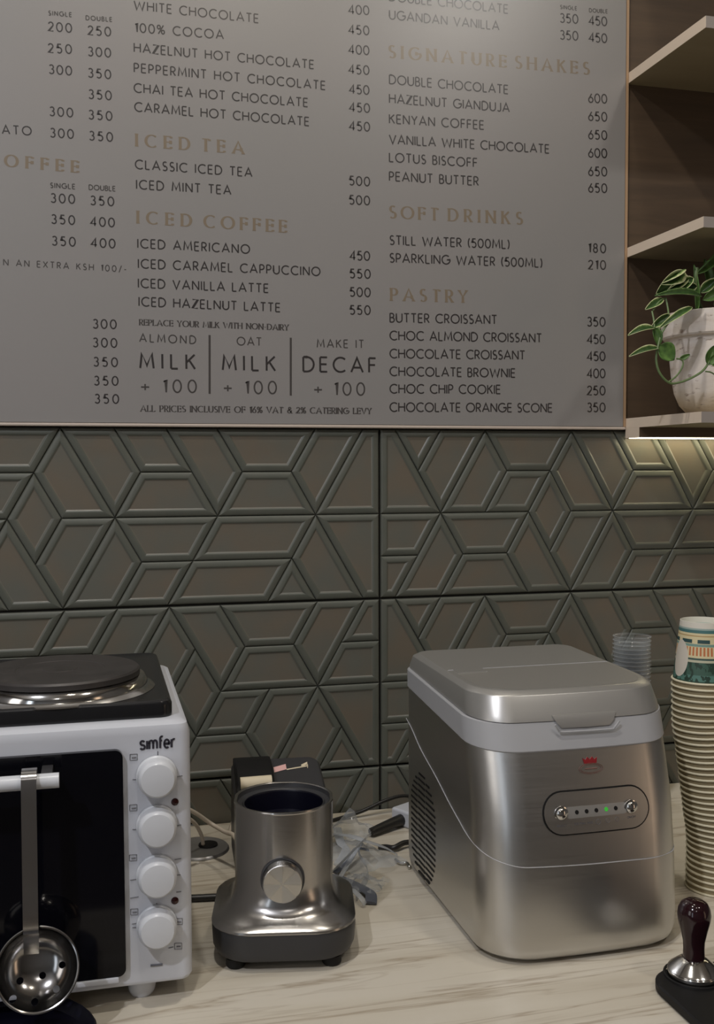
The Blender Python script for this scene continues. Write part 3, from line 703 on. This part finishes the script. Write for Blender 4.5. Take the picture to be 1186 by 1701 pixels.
# black deck and hotplate
DX0, DX1, DYF, DYB = -.356, .0372, -.4650, -.1985
rs = [[Vector((p[0] - oc[0], p[1] - oc[1], z)) for p in rrect(DX0 + i, DX1 - i, DYF + i, DYB - i, .012, .012, 6)] for z, i in ((OZ1 - .001, .001), (OZ1 + .001, 0), (OZ1 + .012, .0), (OZ1 + .015, .0015), (OZ1 + .0162, .0040), (OZ1 + .0150, .0075), (OZ1 + .0140, .014))]
part('deck', *loft(rs), M['black'], ov)
def hotplate(cx, cy, R):
    c = (cx - oc[0], cy - oc[1], 0); z = OZ1 + .014
    o = part('hotplate', *lathe([(R - .004, z + .012), (R, z + .0135), (R, z + .0185), (R - .002, z + .0205), (R * .55, z + .0205), (R * .54, z + .0200), (R * .22, z + .0200), (R * .21, z + .0205), (.0001, z + .0205)], 72, False, False, 'z', c), M['hot'], ov)
    link('chrome_ring', mesh('chrome_ring', *lathe([(R - .002, z + .0130), (R + .0045, z + .0115), (R + .0070, z + .0080), (R + .0075, z + .0040), (R + .0110, z + .0028), (R + .0150, z + .0003), (R + .012, z)], 72, False, False, 'z', c), M['steel_pol'], 'auto'), o)
hotplate(-.069, -.372, .0795); hotplate(-.255, -.340, .070)

# ------------------------------------------------------------------ skimmer hung over the oven handle
kc = (-.0915, -.5280, .062)
sk = thing('skimmer', 'perforated steel skimmer hooked over the white oven door handle', 'skimmer', kc)
hx = -.0910
pts = [(hx, -.505, .226), (hx, -.5045, .236), (hx, -.510, .2425), (hx, -.518, .2435), (hx, -.5265, .2410), (hx, -.5295, .232), (hx, -.5305, .20), (hx, -.532, .15), (hx, -.534, .112), (hx, -.5300, .100), (hx - .0005, -.5225, .082)]
P = smoothpath(pts, 5); rings = []
for i, p in enumerate(P):
    t = (P[min(i + 1, len(P) - 1)] - P[max(i - 1, 0)]).normalized(); nrm = Vector((1, 0, 0)).cross(t).normalized()
    h = .0064; rings.append([p + Vector((sx * h, 0, 0)) + nrm * sy * .0008 - Vector(kc) for sx, sy in ((-1, -1), (1, -1), (1, 1), (-1, 1))])
part('handle', *loft(rings), M['steel'], sk)
# bowl facing the room, tipped up
R0 = .0335; pr = [(R0 + .0012, .0010), (R0 + .0010, -.0002), (R0, -.0006)]
for k in range(1, 13):
    a = k / 12 * PI / 2; pr.append((R0 * math.cos(a) ** .8 if k < 12 else .0001, -.0006 - .0270 * math.sin(a)))
V, Fs = lathe(pr, 64)
bm = bmesh.new()
bv = [bm.verts.new(v) for v in V]
for f in Fs: bm.faces.new([bv[i] for i in f])
bmesh.ops.remove_doubles(bm, verts=bm.verts, dist=1e-5)
bmesh.ops.solidify(bm, geom=bm.faces[:], thickness=.0009)
me = bpy.data.meshes.new('bowl'); bm.to_mesh(me); bm.free(); me.materials.append(M['skimmer'])
bowl = link('bowl', me, sk); bowl.rotation_euler = (math.radians(68), 0, 0)
bowl.location = Vector((-.0862, -.5330, .0720)) - Vector(kc)
cut_v, cut_f = [], []
holes = [(-.016, -.009), (.003, -.007), (.015, -.019), (-.021, -.022), (-.003, -.027), (.020, .000)]
cutters = join(*[lathe([(.0030, -.04), (.0030, .01)], 14, True, True, c=(x, y, 0)) for x, y in holes])
cme = mesh('cut', *cutters, M['steel_pol']); cob = bpy.data.objects.new('cut', cme); COL.objects.link(cob)
cob.parent = sk; cob.rotation_euler = bowl.rotation_euler; cob.location = bowl.location
md = bowl.modifiers.new('holes', 'BOOLEAN'); md.operation = 'DIFFERENCE'; md.object = cob; md.solver = 'EXACT'
bpy.context.view_layer.update()
dg = bpy.context.evaluated_depsgraph_get(); nm = bpy.data.meshes.new_from_object(bowl.evaluated_get(dg))
bowl.modifiers.clear(); bowl.data = nm; nm.name = 'bowl'; bpy.data.objects.remove(cob)
for p in nm.polygons: p.use_smooth = True
bm = bmesh.new(); bm.from_mesh(nm)
for e in bm.edges:
    if len(e.link_faces) == 2 and e.calc_face_angle(0) > .6: e.smooth = False
bm.to_mesh(nm); bm.free()

# dark tray below the skimmer
tr = thing('serving_tray', 'dark blue-black tray with a rounded corner lying in front of the white oven', 'tray', (-.16, -.565, 0))
rs = [[Vector((p[0] + .16, p[1] + .565, z)) for p in rrect(-.30 + i, -.0360 - i, -.66 + i, -.4480 - i, .05, .082, 8)] for z, i in ((0.0002, .004), (.002, .001), (.010, 0), (.012, .0015), (.010, .004), (.004, .008), (.0035, .02))]
part('tray', *loft(rs), M['navy'], tr)

# ------------------------------------------------------------------ blender motor base
bz = math.radians(-11); bloc = (.1585, -.3830, 0)
bb = thing('blender_base', 'brushed steel blender motor base without its jug, round control dial on the front', 'blender', bloc, bz)
def rr2(h, r, z, n=6):
    return [Vector((p[0], p[1], z)) for p in rrect(-h, h, -h, h, r, r, n)]
def circ(R, z, ref): return [Vector((R * v.x / math.hypot(v.x, v.y), R * v.y / math.hypot(v.x, v.y), z)) for v in ref]
def blend(h, r, R, t, z):
    q = rr2(h, r, z); c = circ(R, z, q); return [a.lerp(b, t) for a, b in zip(q, c)]
part('skirt', *loft([rr2(.0660, .034, .0095), rr2(.0700, .037, .0120), rr2(.0735, .040, .020), rr2(.0745, .041, .036), rr2(.0738, .041, .0400)]), M['grey_trim'], bb)
RC = .0532
rs = [blend(.0742, .041, RC, 0, .0401), blend(.0748, .041, RC, 0, .0412), blend(.0745, .041, RC, 0, .0432), blend(.0725, .040, RC, .02, .0455),
      blend(.0690, .039, RC, .10, .0480), blend(.0650, .039, RC, .25, .0510), blend(.0615, .039, RC, .45, .0550), blend(.0585, .039, RC, .68, .0610), blend(.056, .039, RC, .88, .0690), blend(.054, .039, RC, 1, .0790)]
ref = rr2(.05, .039, 0)
rs += [circ(RC, z, ref) for z in (.10, .13, .1540)]
rs += [circ(r, z, ref) for r, z in ((RC + .0004, .1556), (RC, .1568), (RC - .0018, .1570), (RC - .0030, .1562))]
sb_ = part('steel_shell', *loft(rs, True, False), M['steel'], bb)
part('socket_ledge', *lathe([(RC - .0030, .1561), (RC - .0040, .1520), (RC - .0090, .1505), (RC - .0102, .1520), (RC - .0112, .1512)], 56), M['grey_trim'], bb)
part('jug_socket', *lathe([(RC - .0108, .1511), (RC - .0120, .1490), (RC - .0130, .1300), (.010, .1280), (.0095, .1380), (.0001, .1390)], 56), M['navy'], bb)
for x, y in ((-.049, -.052), (.049, -.052), (-.049, .052), (.049, .052)): part('foot', *lathe([(.0085, -.0001), (.0100, .002), (.0100, .0098)], 18, True, True, c=(x, y, 0)), M['rubber'], bb)
m = M['dial'] = steel('spun_steel', (.56, .55, .53), .22, .34, (400, 400, 400))
n = N(m); tc = n.n('ShaderNodeTexCoord'); sx = n.n('ShaderNodeSeparateXYZ'); n.l(tc.outputs['Object'], sx.inputs[0])
DZ = .0885
ang = n.math('ARCTAN2', n.math('SUBTRACT', sx.outputs[2], DZ), n.math('ADD', sx.outputs[0], .0008)); n.rough(n.ramp(n.math('MULTIPLY', n.math('ADD', n.math('SINE', n.math('MULTIPLY', ang, 4)), 1), .5), [(.2, (.16,) * 3), (.8, (.42,) * 3)]))
dial = part('dial', *lathe([(.0205, .0500), (.0205, .0560), (.0200, .0640), (.0196, .0655), (.0188, .0660), (.0001, .0660)], 48, False, False, 'y', (-.0008, 0, DZ)), M['dial'], bb)
link('dial_collar', mesh('dial_collar', *lathe([(.0226, .0485), (.0226, .0535), (.0208, .0540)], 40, False, False, 'y', (-.0008, 0, DZ)), M['dark_plastic'], 'auto'), dial)

# ------------------------------------------------------------------ small printer behind the blender
pl = (.196, -.135, 0)
pt = thing('receipt_printer', 'small black paper-roll printer lying behind the blender base', 'printer', pl, math.radians(-4))
rs = [[Vector((p[0], p[1], z)) for p in rrect(-.0605 + i, .0600 - i, -.048 + i, .050 - i, .014, .014, 5)] for z, i in ((0.0002, .003), (.003, 0), (.060, .0), (.065, .0005))]
top = [[Vector((p[0], p[1], z0 + (p[1] + .048) * .29)) for p in rrect(-.0600 + i, .0595 - i, -.048 + i, .050 - i, .014, .014, 5)] for z0, i in ((.0810, .0), (.0850, .003), (.0865, .008))]
part('body', *loft(rs + top), M['dark_plastic'], pt)
cv = []
for x in (-.0570, -.0545, -.0100, -.0075):
    e = 0 if x in (-.0545, -.0100) else -.003
    cv.append([Vector((x, -.050 + .095 * k / 12, .0850 + .0190 * (.8 + e * 40) * math.sin(PI * (.12 + .78 * k / 12)) + (.095 * k / 12) * .29)) for k in range(13)])
cv = [[Vector((r[0].x, -.050, .080))] + r + [Vector((r[0].x, .046, .098))] for r in cv]
part('roll_cover', *loft(cv), M['rubber'], pt)
part('paper_strip', *tube([(-.052, -.0300, .1045), (-.012, -.0300, .1055)], .0085, 12, 0), M['cream'], pt)
def toplab(x0, x1, y0, y1, m, name):
    z = lambda y: .0865 + (y + .048) * .29 + .0004
    part(name, [(x0, y0, z(y0)), (x1, y0 + .006, z(y0 + .006)), (x1, y1 + .006, z(y1 + .006)), (x0, y1, z(y1))], [[0, 1, 2, 3]], m, pt)
toplab(-.0045, .0125, .012, .024, mat('pink_sticker', s2l((225, 178, 172)), .5), 'sticker')
toplab(.0125, .0420, .016, .0185, M['cream'], 'sticker'); toplab(.0330, .0420, .021, .0265, M['cream'], 'sticker'); toplab(.0405, .0420, .017, .026, M['cream'], 'sticker')

# ------------------------------------------------------------------ things on the worktop behind
g = onZ(343, 1408, .002); gl = (g.x - .010, g.y, 0)
gr = thing('desk_grommet', 'round brushed metal cable grommet in the worktop beside the oven', 'grommet', gl)
part('flange', *lathe([(.0100, .0020), (.0300, .0024), (.0350, .0040), (.0385, .0038), (.0400, .0016), (.0402, .0002)], 48, True), M['flange'], gr)
part('cap', *lathe([(.0130, .0024), (.0125, .0042), (.0001, .0046)], 32, c=(.013, .008, 0)), M['rubber'], gr)
def cable(name, label, cat, pts, r, m, **k):
    o = link(name, mesh(name, *tube([Vector(p) - Vector(pts[0]) for p in pts], r, 10, 6, k.get('flat')), m, True), None, pts[0]); return tag(o, label, cat, k.get('group'))
def Z(x, y, z=0): return tuple(onZ(x, y, z))
def Y(x, y, yy): return tuple(onY(x, y, yy))
cable('power_cable', 'white cable slanting from behind the oven to the blender', 'cable', [Y(290, 1335, -.20), Y(322, 1349, -.17), Y(350, 1368, -.15), Y(372, 1381, -.17), Y(392, 1394, -.20), (.1320, -.2500, .0180), (.1300, -.2850, .0030)], .0028, M['cable_white'])
cable('power_cable', 'short white cable dropping into the metal grommet', 'cable', [Y(300, 1352, -.14), Y(322, 1366, -.12), Y(334, 1386, -.10), tuple(Vector(gl) + Vector((.006, .004, .0045)))], .0026, M['cable_white'])
cable('power_cable', 'white cable standing up the tiles left of the printer', 'cable', [Z(381, 1384, .004), Y(384, 1374, -.035), Y(391, 1354, -.030), Y(394, 1335, -.03)], .0030, M['cable_white'])
cable('flat_cable', 'flat black cable crossing between the oven and the blender', 'cable', [Z(285, 1493, .0042), Z(320, 1492, .0042), Z(360, 1490, .0042), Z(372, 1489, .0042)], .0042, M['cable_black'])
cable('black_cable', 'thin black cable rising along the tiles to the ice maker', 'cable', [Z(520, 1372, .003), Z(562, 1360, .003), Y(600, 1348, -.030), Y(640, 1330, -.025), Y(672, 1322, -.02), Y(705, 1330, -.02), (.43, -.04, .03), (.44, -.10, .0035), (.44, -.19, .0035)], .0027, M['cable_black'])
ad = thing('power_adapter', 'white plug adapter on the worktop behind the ice maker', 'adapter', (.401, -.070, 0), math.radians(30))
part('housing', *box(-.025, .040, -.020, .020, .0, .024, .004, 3), M['white'], ad)
part('plug', *tube([(-.025, 0, .010), (-.045, 0, .010), (-.085, 0, .008)], lambda t: .0085 - .003 * t, 12, 4), M['cable_black'], ad)
cable('charger_lead', 'black lead with bare metal tip poking out left of the ice maker', 'cable', [Z(700, 1398, .006), Z(672, 1400, .008), Z(655, 1408, .006), Z(640, 1407, .004), Z(628, 1408, .003)], .0036, M['cable_black'])
cable('metal_clasp', 'small bent metal clasp beside the lower left edge of the ice maker', 'clasp', [Z(657, 1428, .003), Z(664, 1433, .003), Z(676, 1434, .003), Z(680, 1441, .003)], .0022, M['steel_pol'])
pb = thing('plastic_packaging', 'crumpled clear plastic packaging strips right of the blender base', 'packaging', Z(590, 1420, 0))
PB = Vector(Z(590, 1420, 0))
def strip(pts, r, m, flat=.12, name='plastic_strip'):
    q = [Vector(p) - PB for p in pts]; part(name, *tube(q, r, 10, 5, flat), m, pb)
strip([Z(548, 1385, .012), Z(580, 1388, .030), Z(604, 1396, .034), Z(640, 1408, .014), Z(660, 1420, .004)], .0060, M['clear2'])
strip([Z(556, 1445, .006), Z(575, 1425, .024), Z(600, 1400, .034), Z(612, 1388, .020)], .0065, M['clear2'])
strip([Z(560, 1466, .004), Z(590, 1415, .022), Z(600, 1402, .026)], .0030, M['clear2'], .5)
strip([Z(596, 1402, .030), Z(597, 1420, .016), Z(608, 1438, .008), Z(611, 1456, .004), Z(600, 1475, .004), Z(592, 1492, .004)], .0050, M['clear2'])
strip([Z(560, 1375, .010), Z(566, 1400, .020), Z(575, 1412, .016), Z(560, 1440, .006)], .0060, M['clear2'])
strip([Z(556, 1450, .004), Z(580, 1430, .010), Z(592, 1410, .018), Z(612, 1412, .014)], .0040, M['blue_grey'], .3, 'grey_band')
strip([Z(552, 1455, .004), Z(572, 1462, .006), Z(590, 1470, .007), Z(606, 1478, .007), Z(616, 1486, .005), Z(616, 1500, .003)], .0072, M['blue_grey'], .25, 'grey_band')
strip([Z(586, 1478, .010), Z(600, 1492, .010), Z(606, 1502, .004)], .0035, M['clear2'], .4)

def sheet(cx, cy, w, h, rz, seed, z0=.004, amp=.022):
    rnd = random.Random(seed); nx, ny = 11, 9; V = []
    for i in range(nx):
        for j in range(ny):
            u = i / (nx - 1) - .5; v = j / (ny - 1) - .5
            x = u * w + rnd.uniform(-.002, .002); y = v * h + rnd.uniform(-.002, .002)
            z = z0 + amp * max(0, 1 - 2.2 * math.hypot(u, v)) + rnd.uniform(0, .008)
            V.append(Vector((cx + x * math.cos(rz) - y * math.sin(rz), cy + x * math.sin(rz) + y * math.cos(rz), z)) - PB)
    Fs = [[i * ny + j, (i + 1) * ny + j, (i + 1) * ny + j + 1, i * ny + j + 1] for i in range(nx - 1) for j in range(ny - 1)]
    part('film', V, Fs, M['film'], pb)
p_ = Z(592, 1432); sheet(p_[0], p_[1], .075, .11, .5, 3)
p_ = Z(580, 1392); sheet(p_[0], p_[1], .06, .06, -.4, 5, .006, .03)
p_ = Z(603, 1478); sheet(p_[0], p_[1], .045, .05, .9, 8, .003, .012)

# ------------------------------------------------------------------ paper cup stack
m = M['paper'] = mat('kraft_white_paper', s2l((206, 198, 172)), .6)
m = M['print'] = mat('printed_paper_cup', s2l((200, 190, 168)), .55); n = N(m)
tc = n.n('ShaderNodeTexCoord'); sx = n.n('ShaderNodeSeparateXYZ'); n.l(tc.outputs['Object'], sx.inputs[0])
h = n.math('DIVIDE', sx.outputs[2], .072); an = n.math('ARCTAN2', sx.outputs[1], sx.outputs[0])
teal, cream, tan, grn, org, wht = s2l((70, 112, 110)), s2l((214, 200, 158)), s2l((180, 150, 100)), s2l((52, 80, 66)), s2l((190, 112, 66)), s2l((214, 208, 194))
band = n.ramp(h, [(0, grn), (.06, s2l((84, 124, 112))), (.16, s2l((62, 92, 78))), (.36, s2l((190, 186, 160))), (.40, s2l((60, 84, 76))), (.43, cream), (.46, cream), (.615, s2l((120, 150, 138))), (.66, cream), (.775, tan), (.795, cream), (.83, teal), (.88, s2l((150, 168, 160))), (.91, wht)], 'CONSTANT')
stripes = n.math('MULTIPLY', n.math('GREATER_THAN', n.math('SINE', n.math('MULTIPLY', an, 46)), -.1), n.math('MULTIPLY', n.math('GREATER_THAN', h, .47), n.math('LESS_THAN', h, .61)))
c1 = n.mix(stripes, band, org)
loz = n.math('MULTIPLY', n.math('GREATER_THAN', n.math('SINE', n.math('MULTIPLY', an, 9)), -.55), n.math('MULTIPLY', n.math('GREATER_THAN', h, .67), n.math('LESS_THAN', h, .73)))
c2 = n.mix(loz, c1, s2l((44, 74, 74)))
tree = n.math('MULTIPLY', n.math('GREATER_THAN', n.noise(n.coords((1, 1, .6)), 210, 2), .52), n.math('LESS_THAN', h, .36))
c3 = n.mix(tree, c2, s2l((40, 62, 50)))
ea = n.math('DIVIDE', n.math('ADD', an, 2.2), .40); eh = n.math('DIVIDE', n.math('SUBTRACT', h, .40), .30)
ov_ = n.math('LESS_THAN', n.math('ADD', n.math('MULTIPLY', ea, ea), n.math('MULTIPLY', eh, eh)), 1)
n.color(n.mix(ov_, c3, s2l((206, 198, 184))))
ORD = ['bottom', 'second', 'third', 'fourth', 'fifth', 'sixth', 'seventh', 'eighth', 'ninth', 'tenth', 'eleventh', 'twelfth', 'thirteenth', 'fourteenth', 'fifteenth', 'sixteenth', 'seventeenth', 'eighteenth', 'nineteenth', 'twentieth']
def ordn(k):     # k = 1 is the top
    if k <= 20: return ['', 'topmost'][k] if k == 1 else ORD[k - 1]
    if k < 30: return 'twenty-' + ['', 'first', 'second', 'third', 'fourth', 'fifth', 'sixth', 'seventh', 'eighth', 'ninth'][k - 20]
    return 'thirtieth' if k == 30 else 'thirty-' + ['', 'first', 'second', 'third', 'fourth', 'fifth', 'sixth', 'seventh', 'eighth', 'ninth'][k - 30]
CR, CB, CH = .0360, .0268, .0722; NC = 37
def cupwall(m):
    return mesh('cup_wall', *lathe([(CR - .0018, .0018), (CR - .0016, .004), (CB, CH), (CB - .0006, CH + .0002), (CB - .0010, CH - .0005), (CB - .0016, CH - .0070), (.0001, CH - .0072)], 40), m, 'auto')
cw1, cw2 = cupwall(M['print']), cupwall(mat('plain_cup_wall', s2l((150, 136, 104)), .6))
rimme = mesh('rolled_rim', *lathe([(CR - .0008 + .0015 * math.cos(a * PI / 4), .0015 + .0015 * math.sin(a * PI / 4)) for a in range(9)], 40), M['paper'], True)
cupproto = None
for i in range(NC):
    z = i * .00702
    q = z / .26
    x = .6905 - .0025 * q - .0205 * max(0, min(1, (z - .055) / .15)) ** 1.1 + random.uniform(-.0004, .0004)
    if z < .03: x -= (.03 - z) * .06
    o = bpy.data.objects.new('paper_cup', None); COL.objects.link(o); o.empty_display_size = .02
    o.location = (x, -.3755 + random.uniform(-.0003, .0003), z); o.rotation_euler = (0, -.09 * max(0, min(1, (z - .06) / .06)) * max(0, min(1, (.235 - z) / .06)), -.91 if i == NC - 1 else 0)
    k = NC - i
    lb = 'topmost upside-down paper cup with teal and orange print, right of the ice maker' if k == 1 else ('bottom cup of the upside-down paper cup stack right of the ice maker' if i == 0 else '%s cup from the top of the paper cup stack right of the ice maker' % ordn(k))
    tag(o, lb, 'paper cup', 'upside-down paper cups in the tall stack')
    link('cup_wall', cw1 if k == 1 else cw2, o); link('rolled_rim', rimme, o)

# clear cups behind the ice maker
KR, KB, KH = .0270, .0205, .085
kme = mesh('cup_wall', *lathe([(.0001, .001), (KB - .002, .0006), (KB, .0015), (KR - .0035, KH - .014), (KR - .0012, KH - .012), (KR - .0008, KH - .002), (KR, KH - .0015), (KR + .0008, KH), (KR, KH + .0008)], 32), M['clear'], 'auto')
NK = 31
for i in range(NK):
    o = link('clear_cup', kme, None, (.7285 + random.uniform(-.0004, .0004), -.100, .0002 + i * .0058))
    k = NK - i
    tag(o, ('bottom' if i == 0 else ordn(k)) + ' clear plastic cup' + ('' if k == 1 or i == 0 else ' from the top') + ' of the stack behind the ice maker', 'plastic cup', 'clear plastic cups nested in one stack')

# ------------------------------------------------------------------ tamper and mat
mc = (.560, -.640, 0)
mt = thing('tamping_mat', 'black rubber tamping mat with rounded corner at the lower right', 'mat', mc)
def mr(z, i): return [Vector((p[0], p[1], z)) for p in rrect(-.0745 + i, .10 - i, -.075 + i, .083 - i, .033, .033, 8)]
part('mat', *loft([mr(.0002, .002), mr(.002, 0), mr(.0085, 0), mr(.0100, .0015), mr(.0103, .004), mr(.0100, .008)]), M['rubber'], mt)
tp = (.5290, -.5780, .0105)
part('seat_ring', *lathe([(.0290, .0098), (.0285, .0118), (.0275, .0122), (.0268, .0118), (.0262, .0104)], 48, c=(tp[0] - mc[0], tp[1] - mc[1], 0)), M['rubber'], mt)
ta = thing('tamper', 'coffee tamper with dark lacquered pear-shaped handle and steel base', 'tamper', tp)
part('handle', *lathe([(.0100, .0180), (.0104, .0200), (.0100, .0280), (.0104, .0360), (.0130, .0480), (.0154, .0580), (.0160, .0640), (.0152, .0700), (.0125, .0755), (.0080, .0785), (.0001, .0795)], 40), M['wine'], ta)
part('base', *lathe([(.0001, .0002), (.0245, .0002), (.0250, .0010), (.0250, .0050), (.0246, .0058), (.0240, .0062), (.0246, .0072), (.0230, .0090), (.0150, .0160), (.0118, .0180), (.0100, .0184)], 48), M['steel_pol'], ta)
ta.scale = (1, 1, .95)

# ------------------------------------------------------------------ potted plant
m = M['terracotta'] = mat('weathered_pale_clay', s2l((190, 172, 156)), .8); n = N(m)
f = n.noise(n.coords((1, 1, 4)), 14, 6, .65); f2 = n.noise(n.coords((1, 1, 2)), 60, 3)
sxz = n.n('ShaderNodeSeparateXYZ'); tc = n.n('ShaderNodeTexCoord'); n.l(tc.outputs['Object'], sxz.inputs[0])
low = n.ramp(n.math('MULTIPLY', sxz.outputs[2], 8), [(0, (1, 1, 1)), (.35, (0, 0, 0))])
sp = n.ramp(n.noise(n.coords((1, 1, 3.2)), 55, 4, .6), [(.30, (.75, .75, .75)), (.40, (0, 0, 0))])
c = n.ramp(f, [(.25, s2l((170, 148, 128))), (.42, s2l((230, 217, 204))), (.7, s2l((241, 232, 224)))])
n.color(n.mix(sp, n.mix(n.math('MULTIPLY', low, .6), c, s2l((206, 178, 128))), s2l((140, 110, 88)))); n.bump(f2, .25, .001)
pc = (.8650, -.1060, .5822)
pp = thing('potted_plant', 'trailing variegated plant in a weathered pale clay pot on the lowest shelf', 'plant', pc)
part('pot', *lathe([(.0001, .0002), (.035, .0003), (.046, .004), (.057, .016), (.0645, .034), (.0690, .060), (.0725, .095), (.0735, .112), (.0800, .1135), (.0820, .116), (.0850, .146), (.0845, .148), (.0815, .1485), (.0790, .1460), (.076, .135), (.0001, .134)], 56), M['terracotta'], pp)
part('soil', *lathe([(.0770, .1375), (.04, .1400), (.0001, .1390)], 24), mat('dark_soil', (.02, .014, .01), .9), pp)
m = M['leaf'] = mat('variegated_leaf', (.1, .2, .05), .35); n = N(m)
at = n.n('ShaderNodeAttribute', attribute_name='edge'); nz = n.noise(n.coords(), 160, 3)
e = n.math('ADD', at.outputs['Fac'], n.math('MULTIPLY', n.math('SUBTRACT', nz, .5), .9))
n.color(n.ramp(e, [(.0, s2l((48, 74, 36))), (.45, s2l((70, 102, 50))), (.68, s2l((112, 140, 76))), (.80, s2l((186, 194, 138))), (1, s2l((204, 206, 160)))]))
n.b.inputs['Subsurface Weight'].default_value = 0
m = M['leaf2'] = mat('green_leaf', s2l((78, 112, 52)), .4); vary(m, s2l((56, 84, 40)), s2l((98, 132, 66)), (120, 120, 120))
M['vine'] = mat('green_vine', s2l((98, 118, 74)), .5)
PC = Vector(pc)
def leaf(bx, by, tx_, ty_, wpx, Yb, Yt, m='leaf', cup=.3, curl=.0, roll=0.0, var=1.0):
    a = onY(bx, by, Yb); b = onY(tx_, ty_, Yt); L = (b - a).length; wd_ = wpx / 1180 / 2
    t = (b - a).normalized(); fwd = Vector((0, -1, 0)); side = t.cross(fwd).normalized(); nrm = side.cross(t).normalized()
    if roll: R_ = Matrix.Rotation(roll, 3, t); side = R_ @ side; nrm = R_ @ nrm
    nu, nv = 12, 8; V = []; E_ = []
    for i in range(nu + 1):
        s = i / nu; w = wd_ * (math.sin(PI * s ** .75) ** .8 if 0 < s < 1 else 0) + .0002
        for j in range(nv + 1):
            q = j / nv * 2 - 1
            p = a + t * (L * s) + side * (w * q * (1 - abs(q) * cup * .4)) + nrm * (-curl * L * math.sin(PI * s) + w * cup * (q * q) * 1.2 - .0008 * (1 - abs(q)))
            V.append(p - PC); E_.append(min(1, abs(q) ** 1.5 * var))
    Fs = [[i * (nv + 1) + j, i * (nv + 1) + j + 1, (i + 1) * (nv + 1) + j + 1, (i + 1) * (nv + 1) + j] for i in range(nu) for j in range(nv)]
    me = mesh('leaf', V, Fs, M[m], True); at_ = me.attributes.new('edge', 'FLOAT', 'POINT'); at_.data.foreach_set('value', E_)
    o = link('leaf', me, pp); md = o.modifiers.new('thickness', 'SOLIDIFY'); md.thickness = .0006; return o
def vine(pts, r=.0016): part('vine', *tube([onY(x, y, yy) - PC for x, y, yy in pts], r, 7, 6), M['vine'], pp)
leaf(1155, 456, 1212, 368, 25, -.150, -.120, 'leaf2', .7, -.10, .5)
leaf(1157, 520, 1153, 440, 12, -.150, -.150, 'leaf2', .9)
leaf(1140, 456, 1090, 488, 40, -.165, -.175, cup=.75, curl=.12, roll=.25)
leaf(1136, 448, 1098, 472, 22, -.170, -.180, cup=.9, curl=-.10, roll=-.5)
leaf(1152, 462, 1104, 490, 26, -.180, -.165, cup=.7, curl=.15, roll=.3)
leaf(1158, 476, 1112, 480, 22, -.175, -.170, cup=.6, curl=.2, roll=-.4)
leaf(1166, 492, 1088, 491, 16, -.175, -.180, cup=.5, curl=-.08, roll=.6, var=.6)
leaf(1102, 496, 1072, 514, 15, -.178, -.185, cup=.4, roll=.4)
leaf(1113, 523, 1081, 545, 17, -.190, -.195, cup=.5, curl=.1)
leaf(1150, 510, 1094, 546, 13, -.190, -.196, cup=.4, curl=-.08, roll=.5)
leaf(1087, 545, 1043, 557, 15, -.196, -.200, cup=.5, curl=-.10, roll=.7)
leaf(1086, 544, 1094, 576, 20, -.197, -.197, 'leaf2', .6)
leaf(1094, 578, 1045, 592, 13, -.199, -.203, cup=.5, curl=-.10, roll=.6)
leaf(1096, 574, 1120, 598, 34, -.199, -.200, 'leaf2', .25)
leaf(1129, 597, 1146, 589, 8, -.197, -.200, 'leaf2', .3)
leaf(1176, 606, 1187, 574, 26, -.199, -.200, 'leaf2', .3); leaf(1178, 600, 1204, 596, 24, -.199, -.200, 'leaf2', .3)
leaf(1164, 486, 1192, 462, 24, -.150, -.160, cup=.8, curl=.15, roll=-.4); leaf(1168, 498, 1204, 478, 20, -.160, -.160, 'leaf2', .5)
leaf(1180, 500, 1225, 440, 26, -.12, -.10, cup=.5); leaf(1185, 505, 1240, 500, 30, -.15, -.18, cup=.4); leaf(1180, 480, 1170, 430, 22, -.10, -.09, 'leaf2', .5)
vine([(1152, 514, -.130), (1132, 512, -.165), (1112, 534, -.193), (1100, 552, -.197), (1093, 575, -.199), (1090, 598, -.200), (1096, 620, -.201), (1112, 636, -.202), (1130, 635, -.201), (1150, 627, -.200), (1166, 617, -.199), (1176, 604, -.198), (1184, 585, -.198)])
vine([(1110, 635, -.202), (1124, 624, -.200), (1134, 608, -.199), (1133, 598, -.198), (1124, 596, -.199)], .0012)
vine([(1106, 495, -.178), (1109, 510, -.182), (1111, 524, -.19)], .0013); vine([(1083, 517, -.184), (1086, 532, -.19), (1087, 546, -.196)], .0012)
vine([(1168, 520, -.125), (1160, 500, -.140), (1155, 470, -.150), (1158, 445, -.15)], .0028)
vine([(1172, 617, -.199), (1182, 619, -.199), (1195, 628, -.197)], .0011); vine([(1106, 495, -.178), (1096, 500, -.18), (1084, 516, -.184)], .0012)

# ------------------------------------------------------------------ ceiling downlights
for i, (x, y, pw, colr, ang, rad, bld) in enumerate(LAMPS):
    z0 = CEIL
    t = thing('downlight', ['warm round ceiling downlight above the oven', 'cool round ceiling downlight to the left behind the camera', 'warm round ceiling downlight close to the menu board', 'warm round ceiling downlight far right behind the camera', 'warm round ceiling downlight behind the camera in the middle of the room', 'added warm round ceiling light for reflections, farthest from the counter'][i], 'ceiling light', (x, y, z0))
    part('trim_ring', *lathe([(.048, -.001), (.062, -.006), (.066, -.004), (.068, 0)], 32), M['white'], t)
    part('lens', *lathe([(.048, -.0012), (.0001, -.0012)], 32), emit('lamp_lens', colr, 8), t)
    L = bpy.data.lights.new('downlight_lamp', 'SPOT'); L.energy = pw; L.color = colr; L.spot_size = math.radians(ang); L.spot_blend = bld; L.shadow_soft_size = rad
    lo = link('lamp', L, t, (0, 0, -.045))
